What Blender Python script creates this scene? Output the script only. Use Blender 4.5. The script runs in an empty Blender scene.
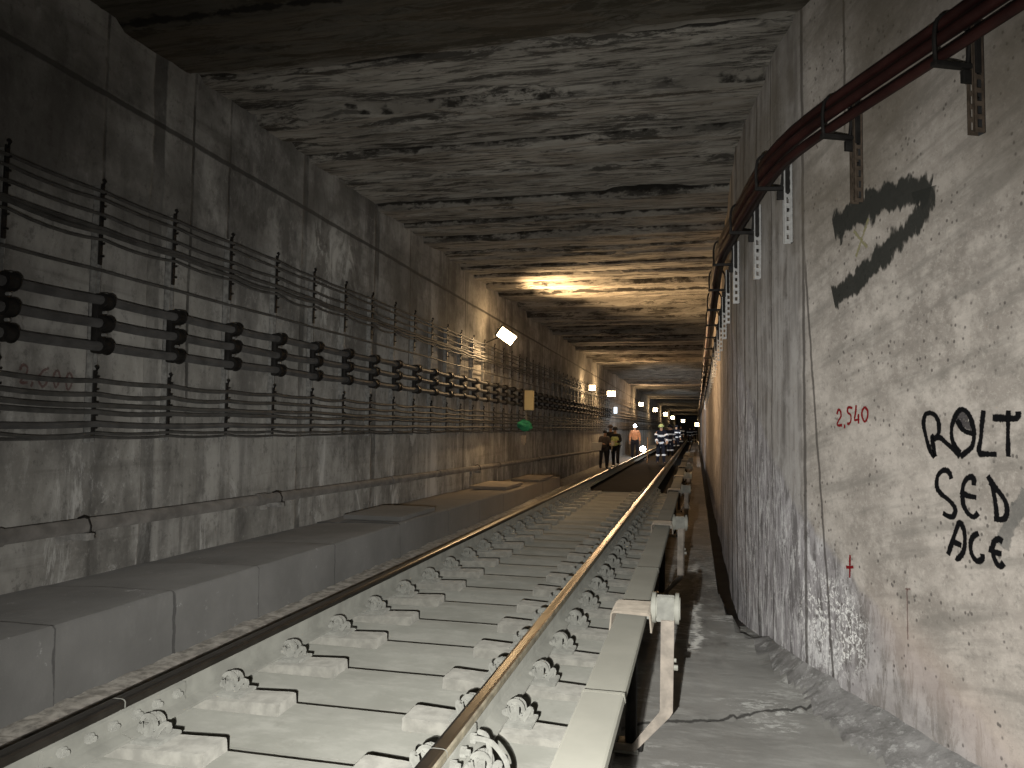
import bpy, bmesh, math, random
from mathutils import Vector, Matrix, noise
random.seed(7)
C = bpy.context.scene.collection
PI = math.pi
CRK = (.58, 4.5)   # crack across the walkway: y = CRK[1] + CRK[0] * x
H = 1.2            # eye height above rail top (rail top is z = 0)

# ------------------------------------------------------------------ materials
def newmat(name):
    m = bpy.data.materials.new(name); m.use_nodes = True
    nt = m.node_tree; nt.nodes.clear()
    return m, nt
class N:
    """tiny node helper"""
    def __init__(s, nt): s.nt = nt; s.pos = None
    def n(s, t, **k):
        x = s.nt.nodes.new(t)
        for a, b in k.items(): setattr(x, a, b)
        return x
    def link(s, a, b): s.nt.links.new(a, b)
    def P(s):
        if not s.pos: s.pos = s.n('ShaderNodeNewGeometry').outputs['Position']
        return s.pos
    def math(s, op, a, b=None, c=None, clamp=False):
        x = s.n('ShaderNodeMath', operation=op, use_clamp=clamp)
        for i, v in enumerate((a, b, c)):
            if v is None: continue
            if isinstance(v, (int, float)): x.inputs[i].default_value = v
            else: s.link(v, x.inputs[i])
        return x.outputs[0]
    def xyz(s, v=None):
        x = s.n('ShaderNodeSeparateXYZ'); s.link(v or s.P(), x.inputs[0]); return x.outputs
    def scaled(s, sc, v=None, loc=(0, 0, 0)):
        x = s.n('ShaderNodeMapping'); s.link(v or s.P(), x.inputs[0])
        x.inputs['Scale'].default_value = sc; x.inputs['Location'].default_value = loc
        return x.outputs[0]
    def noise(s, scale, sc=(1, 1, 1), detail=4, rough=.6, v=None, loc=(0, 0, 0), dist=0):
        x = s.n('ShaderNodeTexNoise'); x.inputs['Scale'].default_value = scale
        x.inputs['Detail'].default_value = detail; x.inputs['Roughness'].default_value = rough
        x.inputs['Distortion'].default_value = dist
        s.link(s.scaled(sc, v, loc), x.inputs['Vector']); return x.outputs[0]
    def vor(s, scale, sc=(1, 1, 1), v=None):
        x = s.n('ShaderNodeTexVoronoi'); x.inputs['Scale'].default_value = scale
        s.link(s.scaled(sc, v), x.inputs['Vector']); return x.outputs['Distance']
    def smooth(s, v, a, b, lo=0., hi=1.):
        x = s.n('ShaderNodeMapRange', interpolation_type='SMOOTHSTEP')
        s.link(v, x.inputs[0])
        for i, q in zip((1, 2, 3, 4), (a, b, lo, hi)): x.inputs[i].default_value = q
        return x.outputs[0]
    def mix(s, f, a, b, mode='MIX'):
        x = s.n('ShaderNodeMix', data_type='RGBA', blend_type=mode)
        for i, v in ((0, f), (6, a), (7, b)):
            if isinstance(v, (int, float)): x.inputs[i].default_value = v
            elif isinstance(v, tuple): x.inputs[i].default_value = (*v, 1)
            else: s.link(v, x.inputs[i])
        return x.outputs[2]
    def line(s, coord, at, w, soft=.012, wob=None):
        d = s.math('SUBTRACT', coord, at)
        if wob is not None: d = s.math('ADD', d, wob)
        d = s.math('ABSOLUTE', d)
        return s.smooth(d, w, w+soft, 1, 0)
    def mx(s, *a):
        r = a[0]
        for b in a[1:]: r = s.math('MAXIMUM', r, b)
        return r
    def out(s, col, rough=.9, metal=0., bump=None, bs=.3, bd=.02, spec=.25):
        p = s.n('ShaderNodeBsdfPrincipled'); o = s.n('ShaderNodeOutputMaterial')
        if isinstance(col, tuple): p.inputs['Base Color'].default_value = (*col, 1)
        else: s.link(col, p.inputs['Base Color'])
        if isinstance(rough, (int, float)): p.inputs['Roughness'].default_value = rough
        else: s.link(rough, p.inputs['Roughness'])
        p.inputs['Metallic'].default_value = metal
        p.inputs['Specular IOR Level'].default_value = spec
        if 'Diffuse Roughness' in p.inputs and isinstance(rough, (int, float)) and rough > .7: p.inputs['Diffuse Roughness'].default_value = 1.
        if bump is not None:
            b = s.n('ShaderNodeBump'); b.inputs['Strength'].default_value = bs; b.inputs['Distance'].default_value = bd
            s.link(bump, b.inputs['Height']); s.link(b.outputs[0], p.inputs['Normal'])
        s.link(p.outputs[0], o.inputs[0]); return p

def simple(name, col, rough=.8, metal=0., var=.25, scale=8, spec=.3, bs=.15, obj=False):
    m, nt = newmat(name); h = N(nt)
    if obj: h.pos = h.n('ShaderNodeTexCoord').outputs['Object']
    a = h.noise(scale, detail=5)
    lo = tuple(c*(1-var) for c in col); hi = tuple(min(1, c*(1+var)) for c in col)
    h.out(h.mix(h.smooth(a, .3, .7), lo, hi), rough, metal, a, bs, .01, spec)
    return m

def mat_wall_left():
    m, nt = newmat('wall_left_concrete'); h = N(nt)
    x, y, z = h.xyz()
    big = h.noise(.55, detail=5, rough=.62)
    med = h.noise(2.6, (1, 1, .6), detail=6, rough=.65)
    strk = h.noise(3.2, (1, 1, .11), detail=4, rough=.6)          # water runs
    spk = h.noise(11, (1, 1, .8), detail=7, rough=.8)
    board = h.noise(5, (1, .12, 2.6), detail=3)                   # horizontal form-board grain
    fine = h.noise(38, detail=3)
    col = h.mix(h.smooth(big, .3, .7), (.16, .153, .14), (.40, .385, .35))
    col = h.mix(h.smooth(med, .42, .66, 0, .75), col, (.50, .485, .45))
    col = h.mix(h.smooth(strk, .50, .68, 0, .5), col, (.085, .08, .074))
    col = h.mix(h.smooth(board, .55, .75, 0, .35), col, (.14, .132, .118))
    col = h.mix(h.smooth(spk, .52, .66, 0, .55), col, (.10, .096, .088))
    col = h.mix(h.smooth(spk, .46, .34, 0, .5), col, (.45, .435, .40))
    lime = h.math('MULTIPLY', h.smooth(h.noise(1.7, (1, 1, .35), detail=9, rough=.78, loc=(3, 7, 1), dist=.8), .53, .62), h.smooth(z, .1, 2.6, .9, .1))
    col = h.mix(lime, col, (.62, .61, .58))
    # a patch of lime bloom high on the wall
    dy = h.math('POWER', h.math('MULTIPLY', h.math('SUBTRACT', y, 7.9), 1.25), 2)
    dz = h.math('POWER', h.math('MULTIPLY', h.math('SUBTRACT', z, 2.9), .9), 2)
    pat = h.smooth(h.math('ADD', dy, dz), .1, 1.1, 1, 0)
    l2 = h.math('MULTIPLY', pat, h.smooth(h.noise(3.4, (1, 1, .5), detail=9, rough=.75, dist=1.2), .47, .6))
    col = h.mix(l2, col, (.60, .59, .55))
    wob = h.math('MULTIPLY', h.math('SUBTRACT', h.noise(4, (1, 1, .6), detail=4), .5), .09)
    wob2 = h.math('MULTIPLY', h.math('SUBTRACT', h.noise(9), .5), .02)
    wide = h.mx(h.line(y, 4.93, .055, .02, wob), h.line(y, 9.02, .05, .02, wob2), h.line(y, 7.16, .03, .03, wob2))
    thin = h.mx(h.line(y, 4.39, .006, .012, wob2), h.line(y, 5.34, .008, .012, wob2), h.line(y, 5.84, .006, .014, wob2),
                h.line(y, 10.2, .006, .012, wob2), h.line(y, 11.9, .01, .014, wob2), h.line(y, 3.2, .006, .012, wob2))
    groove = h.line(z, h.math('MULTIPLY_ADD', y, -.007, 3.487), .014, .014, wob2)
    # casting joints repeat every 2.95 m further in
    rep = h.math('ABSOLUTE', h.math('SUBTRACT', h.math('MODULO', y, 2.95), 1.1))
    rj = h.math('MULTIPLY', h.smooth(rep, .01, .03, 1, 0), h.smooth(y, 12, 12.5))
    brk = h.smooth(h.noise(1.6, (1, 1, .8), detail=6, rough=.7, loc=(6, 1, 9)), .4, .58, .25, 1)
    thin = h.math('MULTIPLY', thin, h.math('MULTIPLY', brk, h.smooth(z, 1.0, 1.6, .45, 1)))
    col = h.mix(h.math('MULTIPLY', wide, h.math('MULTIPLY', brk, .72)), col, (.075, .072, .066))
    col = h.mix(h.math('MULTIPLY', h.mx(thin, groove, rj), .8), col, (.05, .048, .044))
    pits = h.smooth(h.vor(16), .0, .11, 1, 0)
    pits = h.math('MULTIPLY', pits, h.smooth(h.noise(1.3), .52, .62))
    col = h.mix(h.math('MULTIPLY', pits, .7), col, (.05, .048, .045))
    top_shade = h.math('MULTIPLY', h.smooth(h.noise(.9, (1, 1, 1.5), detail=6, loc=(8, 8, 0)), .4, .62, 0, .6), h.smooth(z, 1.8, 2.6))  # mottled shade of the upper wall, painted into the colour
    col = h.mix(top_shade, col, (.085, .08, .07))
    ht = h.math('ADD', h.math('MULTIPLY', med, .5), h.math('MULTIPLY', fine, .25))
    ht = h.math('ADD', ht, h.math('MULTIPLY', h.mx(thin, groove, wide), -.8))
    h.out(col, .92, 0, ht, .5, .03)
    return m

def mat_wall_right():
    m, nt = newmat('wall_right_concrete'); h = N(nt)
    uv = h.n('ShaderNodeUVMap').outputs[0]
    su = h.xyz(uv); s_, z = su[0], su[1]
    v = uv
    big = h.noise(.9, detail=5, rough=.6, v=v); med = h.noise(4, detail=7, rough=.68, v=v)
    fine = h.noise(45, detail=3, v=v)
    fib = h.noise(2.2, (1, 1, 1), detail=4, v=v, dist=.4)
    rot = h.n('ShaderNodeMapping'); h.link(v, rot.inputs[0]); rot.inputs['Rotation'].default_value = (0, 0, -.25)
    dg = h.noise(3.2, (.35, 2.4, 1), detail=5, v=rot.outputs[0])
    near = h.smooth(s_, -.1, .15)
    a = h.mix(h.smooth(big, .3, .7), (.262, .236, .208), (.44, .40, .358))
    a = h.mix(h.smooth(med, .42, .64, 0, .75), a, (.545, .50, .45))
    a = h.mix(h.smooth(h.noise(30, detail=6, rough=.85, v=v, loc=(1, 3, 0)), .5, .62, 0, .4), a, (.60, .56, .50))
    a = h.mix(h.smooth(h.noise(18, detail=5, rough=.8, v=v), .5, .68, 0, .45), a, (.20, .188, .168))
    a = h.mix(h.smooth(dg, .48, .66, 0, .55), a, (.20, .187, .165))
    strk = h.noise(7, (1, .07, 1), detail=5, rough=.6, v=v)
    b = h.mix(h.smooth(strk, .36, .62), (.17, .157, .145), (.36, .34, .32))
    b = h.mix(h.smooth(med, .42, .66, 0, .6), b, (.44, .42, .40))
    b = h.mix(h.smooth(big, .5, .65, 0, .4), b, (.15, .138, .13))
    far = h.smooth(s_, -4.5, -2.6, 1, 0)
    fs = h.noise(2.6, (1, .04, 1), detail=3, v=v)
    warm = h.mix(h.smooth(fs, .35, .65), (.30, .19, .11), (.62, .45, .27))  # orange lamp light put into the far wall's own colour
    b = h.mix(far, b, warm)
    col = h.mix(near, b, a)
    # lime and rust zone in the lower part, bounded by a slanting edge
    edge = h.math('MULTIPLY_ADD', s_, -.52, .64)
    wv = h.math('MULTIPLY', h.math('SUBTRACT', h.noise(2.4, detail=6, v=v), .5), .35)
    below = h.math('SUBTRACT', h.math('ADD', edge, wv), z)
    bz = h.smooth(below, -.03, .06)
    pur = h.mix(h.smooth(med, .35, .65), (.30, .285, .29), (.43, .41, .42))
    run = h.noise(9, (1, .2, 1), detail=9, rough=.78, v=v, dist=.6)
    pur = h.mix(h.smooth(run, .48, .56, 0, .9), pur, (.13, .122, .122))
    col = h.mix(h.math('MULTIPLY', bz, h.smooth(s_, 1.0, .2, .55, .9)), col, pur)
    ds = h.math('POWER', h.math('MULTIPLY', h.math('SUBTRACT', s_, .28), 2.3), 2)
    dz = h.math('POWER', h.math('MULTIPLY', h.math('SUBTRACT', z, .03), 3.0), 2)
    sp = h.smooth(h.math('ADD', ds, dz), .3, 1.1, 1, 0)
    fl = h.smooth(h.noise(46, (1, .8, 1), detail=5, rough=.7, v=v, dist=.8), .50, .56)
    fl = h.math('MULTIPLY', fl, h.smooth(h.noise(7, detail=3, v=v), .40, .5))
    col = h.mix(h.math('MULTIPLY', h.math('MULTIPLY', sp, fl), .95), col, (.86, .85, .82))
    lt = h.smooth(h.noise(10, (1, .3, 1), detail=10, rough=.85, v=v, loc=(4, 2, 0), dist=.5), .505, .565)
    lt = h.math('MULTIPLY', lt, h.math('MULTIPLY', h.smooth(below, -.25, .3), h.smooth(s_, -3.5, -2.2)))
    lt = h.math('MULTIPLY', lt, h.smooth(s_, .9, .1))
    col = h.mix(h.math('MULTIPLY', lt, .8), col, (.72, .71, .70))
    # pink grey wash near the foot of the near wall
    wash = h.math('MULTIPLY', h.smooth(h.math('ABSOLUTE', h.math('SUBTRACT', below, .05)), .02, .3, 1, 0), h.smooth(s_, .5, 1.0))
    col = h.mix(h.math('MULTIPLY', wash, .35), col, (.55, .44, .38))
    # joints
    wob = h.math('MULTIPLY', h.math('SUBTRACT', h.noise(5, detail=4, v=v), .5), .035)
    slant = h.math('SUBTRACT', s_, h.math('MULTIPLY_ADD', z, -.105, .29))
    j = h.mx(h.line(s_, .03, .008, .014, wob), h.math('MULTIPLY', h.line(slant, 0, .005, .01, wob), h.smooth(z, 2.4, 2.2)),
             h.line(s_, -.75, .003, .012, wob), h.line(s_, -1.3, .006, .014, wob), h.line(s_, -1.95, .012, .02, wob), h.line(s_, -2.6, .02, .03, wob),
             h.math('MULTIPLY', h.line(s_, .5, .004, .01, wob), h.smooth(z, 2.9, 3.05)))
    rep = h.math('ABSOLUTE', h.math('ADD', h.math('MODULO', s_, 1.35), .6))
    rj = h.math('MULTIPLY', h.smooth(rep, .03, .08, 1, 0), h.smooth(s_, -3, -3.4))
    col = h.mix(h.math('MULTIPLY', h.mx(j, rj), .8), col, (.07, .062, .055))
    pits = h.math('MULTIPLY', h.smooth(h.vor(24, (1, .8, 1), v=v), .10, .24, 1, 0), h.smooth(h.noise(3.2, v=v, loc=(9, 1, 0)), .42, .56))
    col = h.mix(h.math('MULTIPLY', h.math('MULTIPLY', pits, near), .85), col, (.11, .10, .09))
    pits2 = h.math('MULTIPLY', h.smooth(h.vor(60, v=v), .05, .2, 1, 0), .4)
    col = h.mix(h.math('MULTIPLY', pits2, near), col, (.24, .22, .195))
    top_shade = h.math('MULTIPLY', h.smooth(h.noise(1.1, detail=6, v=v, loc=(8, 8, 0)), .35, .62, .15, .7), h.smooth(z, 1.9, 2.8))  # dimness high on the wall put into its colour, in patches
    col = h.mix(top_shade, col, (.135, .115, .085))
    ht = h.math('ADD', h.math('MULTIPLY', med, .5), h.math('MULTIPLY', fine, .2))
    ht = h.math('SUBTRACT', ht, h.math('ADD', h.math('MULTIPLY', h.mx(j, rj), .6), h.math('MULTIPLY', pits, .4)))
    h.out(col, .9, 0, ht, .45, .025)
    return m

def mat_ceiling():
    m, nt = newmat('ceiling_concrete'); h = N(nt)
    x, y, z = h.xyz()
    big = h.noise(.8, (1, 1.6, 1), detail=5); med = h.noise(2.6, (.35, 1.8, 1), detail=9, rough=.76)
    grain = h.noise(6, (.25, 3.2, 1), detail=7, rough=.7)
    col = h.mix(h.smooth(big, .3, .7), (.20, .185, .158), (.36, .335, .29))
    col = h.mix(h.smooth(med, .4, .68, 0, .7), col, (.50, .475, .42))
    col = h.mix(h.smooth(grain, .50, .60, 0, .8), col, (.085, .078, .068))
    dark = h.smooth(h.noise(1.9, (.5, 2.6, 1), detail=9, rough=.8, loc=(5, 2, 0)), .52, .58)
    col = h.mix(h.math('MULTIPLY', dark, .85), col, (.04, .036, .03))
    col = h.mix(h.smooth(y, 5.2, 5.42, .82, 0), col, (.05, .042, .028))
    at = h.n('ShaderNodeAttribute', attribute_name='joint').outputs['Fac']
    rg = h.math('ADD', at, h.math('MULTIPLY', h.math('SUBTRACT', h.noise(7, (1, 2, 1), detail=5), .5), 1.3))
    col = h.mix(h.smooth(rg, .35, .6, 0, .9), col, (.02, .018, .015))
    ht = h.math('ADD', h.math('MULTIPLY', grain, .8), h.math('MULTIPLY', med, .6))
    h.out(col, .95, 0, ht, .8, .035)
    return m

def mat_track():
    m, nt = newmat('dusty_track_concrete'); h = N(nt)
    a = h.noise(1.4, detail=5); b = h.noise(9, (.4, 1, 1), detail=6, rough=.7); f = h.noise(60, detail=2)
    col = h.mix(h.smooth(a, .3, .7), (.37, .37, .325), (.46, .46, .41))
    col = h.mix(h.smooth(b, .42, .7, 0, .6), col, (.55, .545, .49))
    col = h.mix(h.smooth(h.noise(5, detail=7, rough=.75, loc=(2, 2, 2)), .58, .68, 0, .5), col, (.34, .335, .295))
    h.out(col, .95, 0, h.math('ADD', b, h.math('MULTIPLY', f, .3)), .3, .012)
    return m

def mat_ledge():
    m, nt = newmat('ledge_concrete'); h = N(nt)
    x, y, z = h.xyz()
    a = h.noise(1.1, detail=5); b = h.noise(5, (1, 1, .5), detail=8, rough=.75); f = h.noise(50)
    col = h.mix(h.smooth(a, .3, .7), (.175, .172, .163), (.245, .24, .228))
    col = h.mix(h.smooth(b, .5, .75, 0, .35), col, (.29, .285, .27))
    col = h.mix(h.math('MULTIPLY', h.smooth(h.noise(7, detail=8, rough=.8, loc=(1, 5, 3)), .61, .68), .7), col, (.47, .47, .45))
    wb = h.math('MULTIPLY', h.math('SUBTRACT', h.noise(6), .5), .05)
    jt = h.mx(h.line(y, 3.14, .004, .01, wb), h.line(y, 4.02, .003, .008, wb), h.line(y, 4.92, .003, .007, wb), h.line(y, 6.1, .003, .008, wb), h.line(y, 7.6, .003, .01, wb))
    col = h.mix(h.math('MULTIPLY', jt, .7), col, (.07, .068, .066))
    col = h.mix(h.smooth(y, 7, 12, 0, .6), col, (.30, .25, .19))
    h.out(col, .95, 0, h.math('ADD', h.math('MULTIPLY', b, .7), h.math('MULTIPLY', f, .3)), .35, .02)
    return m

def mat_walk():
    m, nt = newmat('walkway_concrete'); h = N(nt)
    x, y, z = h.xyz()
    a = h.noise(1.3, detail=5); b = h.noise(5, (.5, 1.6, 1), detail=7, rough=.72); f = h.noise(60, detail=2)
    col = h.mix(h.smooth(a, .3, .7), (.205, .20, .185), (.30, .295, .275))
    col = h.mix(h.smooth(b, .46, .7, 0, .55), col, (.40, .395, .37))
    ef = h.math('MULTIPLY', h.smooth(h.noise(16, (.6, 1.2, 1), detail=9, rough=.82, loc=(2, 0, 0)), .50, .56), h.smooth(h.noise(1.3, (.8, 1.3, 1), detail=3, loc=(1, 4, 0)), .44, .56))
    col = h.mix(h.math('MULTIPLY', ef, .75), col, (.58, .58, .55))
    # white zigzag lime trace along the walkway
    zz = h.math('MULTIPLY', h.math('SUBTRACT', h.noise(2.8, (0.02, 1, 0), detail=6, rough=.8), .5), .42)
    ln = h.line(x, h.math('ADD', zz, -.0), .012, .03, h.math('MULTIPLY', h.math('SUBTRACT', h.noise(22, detail=4), .5), .12))
    ln = h.math('MULTIPLY', ln, h.math('MULTIPLY', h.smooth(y, 5.7, 6.0), h.smooth(y, 9.8, 9.0)))
    col = h.mix(h.math('MULTIPLY', ln, .9), col, (.80, .79, .74))
    ck = h.math('MULTIPLY', h.math('SUBTRACT', h.noise(3.4, detail=7), .5), .10)
    crack = h.math('MULTIPLY', h.line(y, h.math('MULTIPLY_ADD', x, CRK[0], CRK[1]), .004, .008, ck), h.smooth(x, -.5, -.3))
    c2 = h.mx(h.line(y, 10.6, .01, .02, ck), h.line(y, 12.7, .01, .02), h.line(y, 15.4, .015, .02), h.line(y, 18.4, .015, .03))
    col = h.mix(h.math('MULTIPLY', h.mx(crack, c2), .85), col, (.04, .038, .035))
    wetd = h.math('MULTIPLY', h.smooth(h.noise(1.1, (1.4, .7, 1), detail=5, loc=(7, 3, 0)), .48, .6), h.math('MULTIPLY', h.smooth(y, 5.2, 6.0), h.smooth(y, 11, 9.5)))
    col = h.mix(h.math('MULTIPLY', wetd, .7), col, (.075, .072, .068))
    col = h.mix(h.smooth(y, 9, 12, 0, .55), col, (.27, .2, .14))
    ht = h.math('ADD', h.math('MULTIPLY', b, .7), h.math('MULTIPLY', f, .25))
    ht = h.math('SUBTRACT', ht, crack)
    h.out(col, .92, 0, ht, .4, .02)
    return m

def mat_bank():
    m, nt = newmat('lime_crusted_bank'); h = N(nt)
    a = h.noise(4, detail=8, rough=.75); b = h.noise(14, detail=7, rough=.8)
    col = h.mix(h.smooth(a, .35, .65), (.20, .195, .185), (.36, .35, .34))
    col = h.mix(h.smooth(b, .52, .64, 0, .7), col, (.58, .575, .56))
    h.out(col, .95, 0, b, .7, .03)
    return m

def mat_mark(name, col, edge=.32, ns=60, stretch=(1, 1, 1), amt=.5, maxa=1.):
    m, nt = newmat(name); h = N(nt)
    uv = h.n('ShaderNodeUVMap').outputs[0]; u = h.xyz(uv)
    d = h.math('ABSOLUTE', h.math('SUBTRACT', u[1], .5))
    d = h.math('ADD', d, h.math('MULTIPLY', h.math('SUBTRACT', h.noise(ns, stretch, detail=3), .5), amt))
    al = h.smooth(d, edge, edge+.14, maxa, 0)
    p = h.n('ShaderNodeBsdfPrincipled'); p.inputs['Base Color'].default_value = (*col, 1); p.inputs['Roughness'].default_value = .8
    p.inputs['Specular IOR Level'].default_value = .1
    t = h.n('ShaderNodeBsdfTransparent'); mx = h.n('ShaderNodeMixShader'); o = h.n('ShaderNodeOutputMaterial')
    h.link(al, mx.inputs[0]); h.link(t.outputs[0], mx.inputs[1]); h.link(p.outputs[0], mx.inputs[2]); h.link(mx.outputs[0], o.inputs[0])
    return m

def emis(name, col, strength):
    m, nt = newmat(name); h = N(nt)
    e = h.n('ShaderNodeEmission'); e.inputs[0].default_value = (*col, 1); e.inputs[1].default_value = strength
    o = h.n('ShaderNodeOutputMaterial'); h.link(e.outputs[0], o.inputs[0]); return m

M = dict(
    wl=mat_wall_left(), wr=mat_wall_right(), ceil=mat_ceiling(), track=mat_track(), ledge=mat_ledge(), walk=mat_walk(),
    block=simple('bearing_block_concrete', (.50, .49, .44), .95, 0, .16, 14),
    dust=simple('dust_coated_steel', (.42, .42, .38), .85, 0, .15, 20, bs=.06),
    web=simple('dusty_rail_web', (.36, .36, .32), .8, 0, .14, 6, bs=.04),
    head=simple('polished_rail_head', (.21, .20, .185), .36, .85, .15, 5, .5, .01),
    side=simple('dark_gauge_face', (.055, .048, .04), .5, .3, .3, 6, .4, .02),
    rust=simple('yellowish_worn_rail_side', (.64, .57, .42), .65, 0, .3, 16),
    cover=simple('beige_fibreglass_cover', (.25, .245, .21), .85, 0, .07, 3, .05, .05),
    clampband=simple('pinkish_clamp_band', (.52, .46, .38), .8, 0, .15, 18),
    strut=simple('pale_painted_strut', (.47, .42, .36), .75, 0, .2, 14),
    ceram=simple('cream_insulator', (.46, .46, .40), .6, 0, .1, 12),
    darksteel=simple('dark_steel', (.03, .028, .026), .6, .3, .3, 14),
    galv=simple('galvanised_channel', (.36, .355, .335), .6, .2, .3, 25),
    galvr=simple('bright_galvanised_channel', (.66, .66, .64), .42, .35, .12, 30),
    brown=simple('brown_painted_channel', (.13, .10, .075), .6, .2, .3, 20),
    cable=simple('grey_black_cable_sheath', (.075, .073, .068), .72, 0, .3, 8, .4),
    pcable=simple('thick_dusty_cable_sheath', (.085, .083, .08), .72, 0, .3, 6, .35),
    red=simple('dark_red_cable_sheath', (.040, .013, .011), .55, 0, .35, 5, .4),
    redc=simple('brown_cable_sheath', (.024, .014, .011), .5, 0, .3, 5, .5),
    pipe=simple('dusty_steel_pipe', (.20, .188, .172), .8, 0, .25, 7),
    pipe2=simple('pale_pipe_sleeve', (.30, .29, .27), .75, 0, .3, 16),
    perf=simple('slot_darkness_paint', (.03, .03, .03), .8),
    yellow=simple('yellow_cream_box', (.88, .76, .44), .5, 0, .06, 5),
    green=simple('green_plastic_sheet', (.05, .38, .20), .5, 0, .25, 12),
    white=simple('white_plastic', (.75, .75, .72), .5, 0, .05, 5),
    black=simple('black_casing', (.02, .02, .02), .5),
    darkbed=simple('dark_trackbed', (.014, .013, .012), .95, 0, .3, 3, .02),  # near-black colour for the track bed further in
    bank=mat_bank(),
    rubble=simple('gravelly_dust', (.31, .29, .255), .95, 0, .4, 16, bs=.6),
    gutter=simple('shaded_black_gutter', (.02, .018, .016), .5, 0, .3, 6),  # gutter's shadow painted in as a near-black base colour
    navy=simple('navy_turnout_cloth', (.007, .009, .018), .8, 0, .2, 10),
    reflect=simple('silver_reflective_tape', (.85, .87, .9), .35, 0, .03, 5),
    orange=simple('orange_work_jacket', (.80, .42, .22), .75, 0, .15, 8),
    greycl=simple('grey_jacket_cloth', (.10, .085, .085), .85, 0, .2, 8),
    dkcl=simple('dark_clothing', (.022, .022, .028), .85),
    lime=simple('lime_yellow_vest', (.45, .52, .22), .7),
    skin=simple('skin', (.45, .28, .19), .6, 0, .06),
    wood=simple('timber_pole', (.30, .17, .08), .7),
    lampw=emis('warm_lamp_glass', (1, .78, .42), 26), lampf=emis('far_warm_lamp_glass', (1, .72, .38), 40), lampc=emis('white_headlamp_glass', (.86, .92, 1), 45),
    lamps=emis('small_white_glass', (.8, .9, 1), 2.2),
)

# ------------------------------------------------------------------ mesh helpers
def bm_new(): return bmesh.new()
def finish(name, bm, mats, parent=None, smooth=False):
    bmesh.ops.recalc_face_normals(bm, faces=bm.faces)
    me = bpy.data.meshes.new(name); bm.to_mesh(me); bm.free()
    if not isinstance(mats, (list, tuple)): mats = [mats]
    for m in mats: me.materials.append(m)
    if smooth:
        for p in me.polygons: p.use_smooth = True
        try: me.set_sharp_from_angle(angle=math.radians(38))
        except Exception: pass
    o = bpy.data.objects.new(name, me); C.objects.link(o)
    if parent: o.parent = parent
    return o
def box(bm, x0, x1, y0, y1, z0, z1, bev=0., mi=0, taper=None, rot=None):
    r = bmesh.ops.create_cube(bm, size=1); vs = r['verts']
    for v in vs:
        v.co = Vector((x0 if v.co.x < 0 else x1, y0 if v.co.y < 0 else y1, z0 if v.co.z < 0 else z1))
    if taper:
        for v in vs:
            if v.co.z > (z0+z1)/2:
                v.co.x += taper[0]*(1 if v.co.x < (x0+x1)/2 else -1); v.co.y += taper[1]*(1 if v.co.y < (y0+y1)/2 else -1)
    if rot: bmesh.ops.transform(bm, matrix=rot, verts=vs)
    fs = set(f for v in vs for f in v.link_faces)
    for f in fs: f.material_index = mi
    if bev > 0:
        es = list(set(e for v in vs for e in v.link_edges))
        bmesh.ops.bevel(bm, geom=es, offset=bev, segments=2, affect='EDGES', profile=.6)
    return vs
def tube(bm, pts, r, seg=8, caps=True, mi=0):
    pts = [Vector(p) for p in pts]; rings = []
    n = len(pts)
    up = Vector((0, 0, 1))
    for i, p in enumerate(pts):
        t = (pts[min(i+1, n-1)]-pts[max(i-1, 0)]).normalized()
        ref = up if abs(t.dot(up)) < .95 else Vector((1, 0, 0))
        a = t.cross(ref).normalized(); b = t.cross(a)
        rr = r[i] if isinstance(r, (list, tuple)) else r
        rings.append([bm.verts.new(p+(a*math.cos(k*2*PI/seg)+b*math.sin(k*2*PI/seg))*rr) for k in range(seg)])
    for i in range(n-1):
        for k in range(seg):
            f = bm.faces.new((rings[i][k], rings[i][(k+1) % seg], rings[i+1][(k+1) % seg], rings[i+1][k])); f.material_index = mi
    if caps:
        bm.faces.new(rings[0][::-1]).material_index = mi; bm.faces.new(rings[-1]).material_index = mi
def cyl(bm, a, b, r, seg=16, mi=0): tube(bm, [a, b], r, seg, True, mi)
def prism(bm, prof, y0, y1, mi=0):      # profile in x,z extruded along y
    A = [bm.verts.new((x, y0, z)) for x, z in prof]; B = [bm.verts.new((x, y1, z)) for x, z in prof]
    n = len(prof); fs = []
    for i in range(n):
        f = bm.faces.new((A[i], A[(i+1) % n], B[(i+1) % n], B[i])); f.material_index = mi; fs.append(f)
    bm.faces.new(A[::-1]).material_index = mi; bm.faces.new(B).material_index = mi
    return fs
def spline(pts, k=6):
    P = [Vector(p) for p in pts]
    if len(P) < 3: return P
    out = []
    for i in range(len(P)-1):
        p0 = P[max(i-1, 0)]; p1 = P[i]; p2 = P[i+1]; p3 = P[min(i+2, len(P)-1)]
        for j in range(k):
            t = j/k
            out.append(.5*((2*p1)+(p2-p0)*t+(2*p0-5*p1+4*p2-p3)*t*t+(3*p1-p0-3*p2+p3)*t**3))
    out.append(P[-1]); return out
def empty(name, label, cat, loc=(0, 0, 0), group=None):
    o = bpy.data.objects.new(name, None); C.objects.link(o); o.location = loc; o.empty_display_size = .1
    o['label'] = label; o['category'] = cat
    if group: o['group'] = group
    return o
def tag(o, label, cat, group=None):
    o['label'] = label; o['category'] = cat
    if group: o['group'] = group
    return o
def struct(o, label=None):
    o['kind'] = 'structure'
    if label: o['label'] = label; 
    return o
kids = {}
def kids_of(o): return [c for c in bpy.data.objects if c.parent == o]
def copy_tree(o, loc=None, rotz=None, label=None, parent=None):
    c = o.copy(); C.objects.link(c)
    if parent: c.parent = parent
    if loc is not None: c.location = loc
    if rotz is not None: c.rotation_euler = (0, 0, rotz)
    if label: c['label'] = label
    for ch in kids_of(o): copy_tree(ch, parent=c)
    return c
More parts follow.
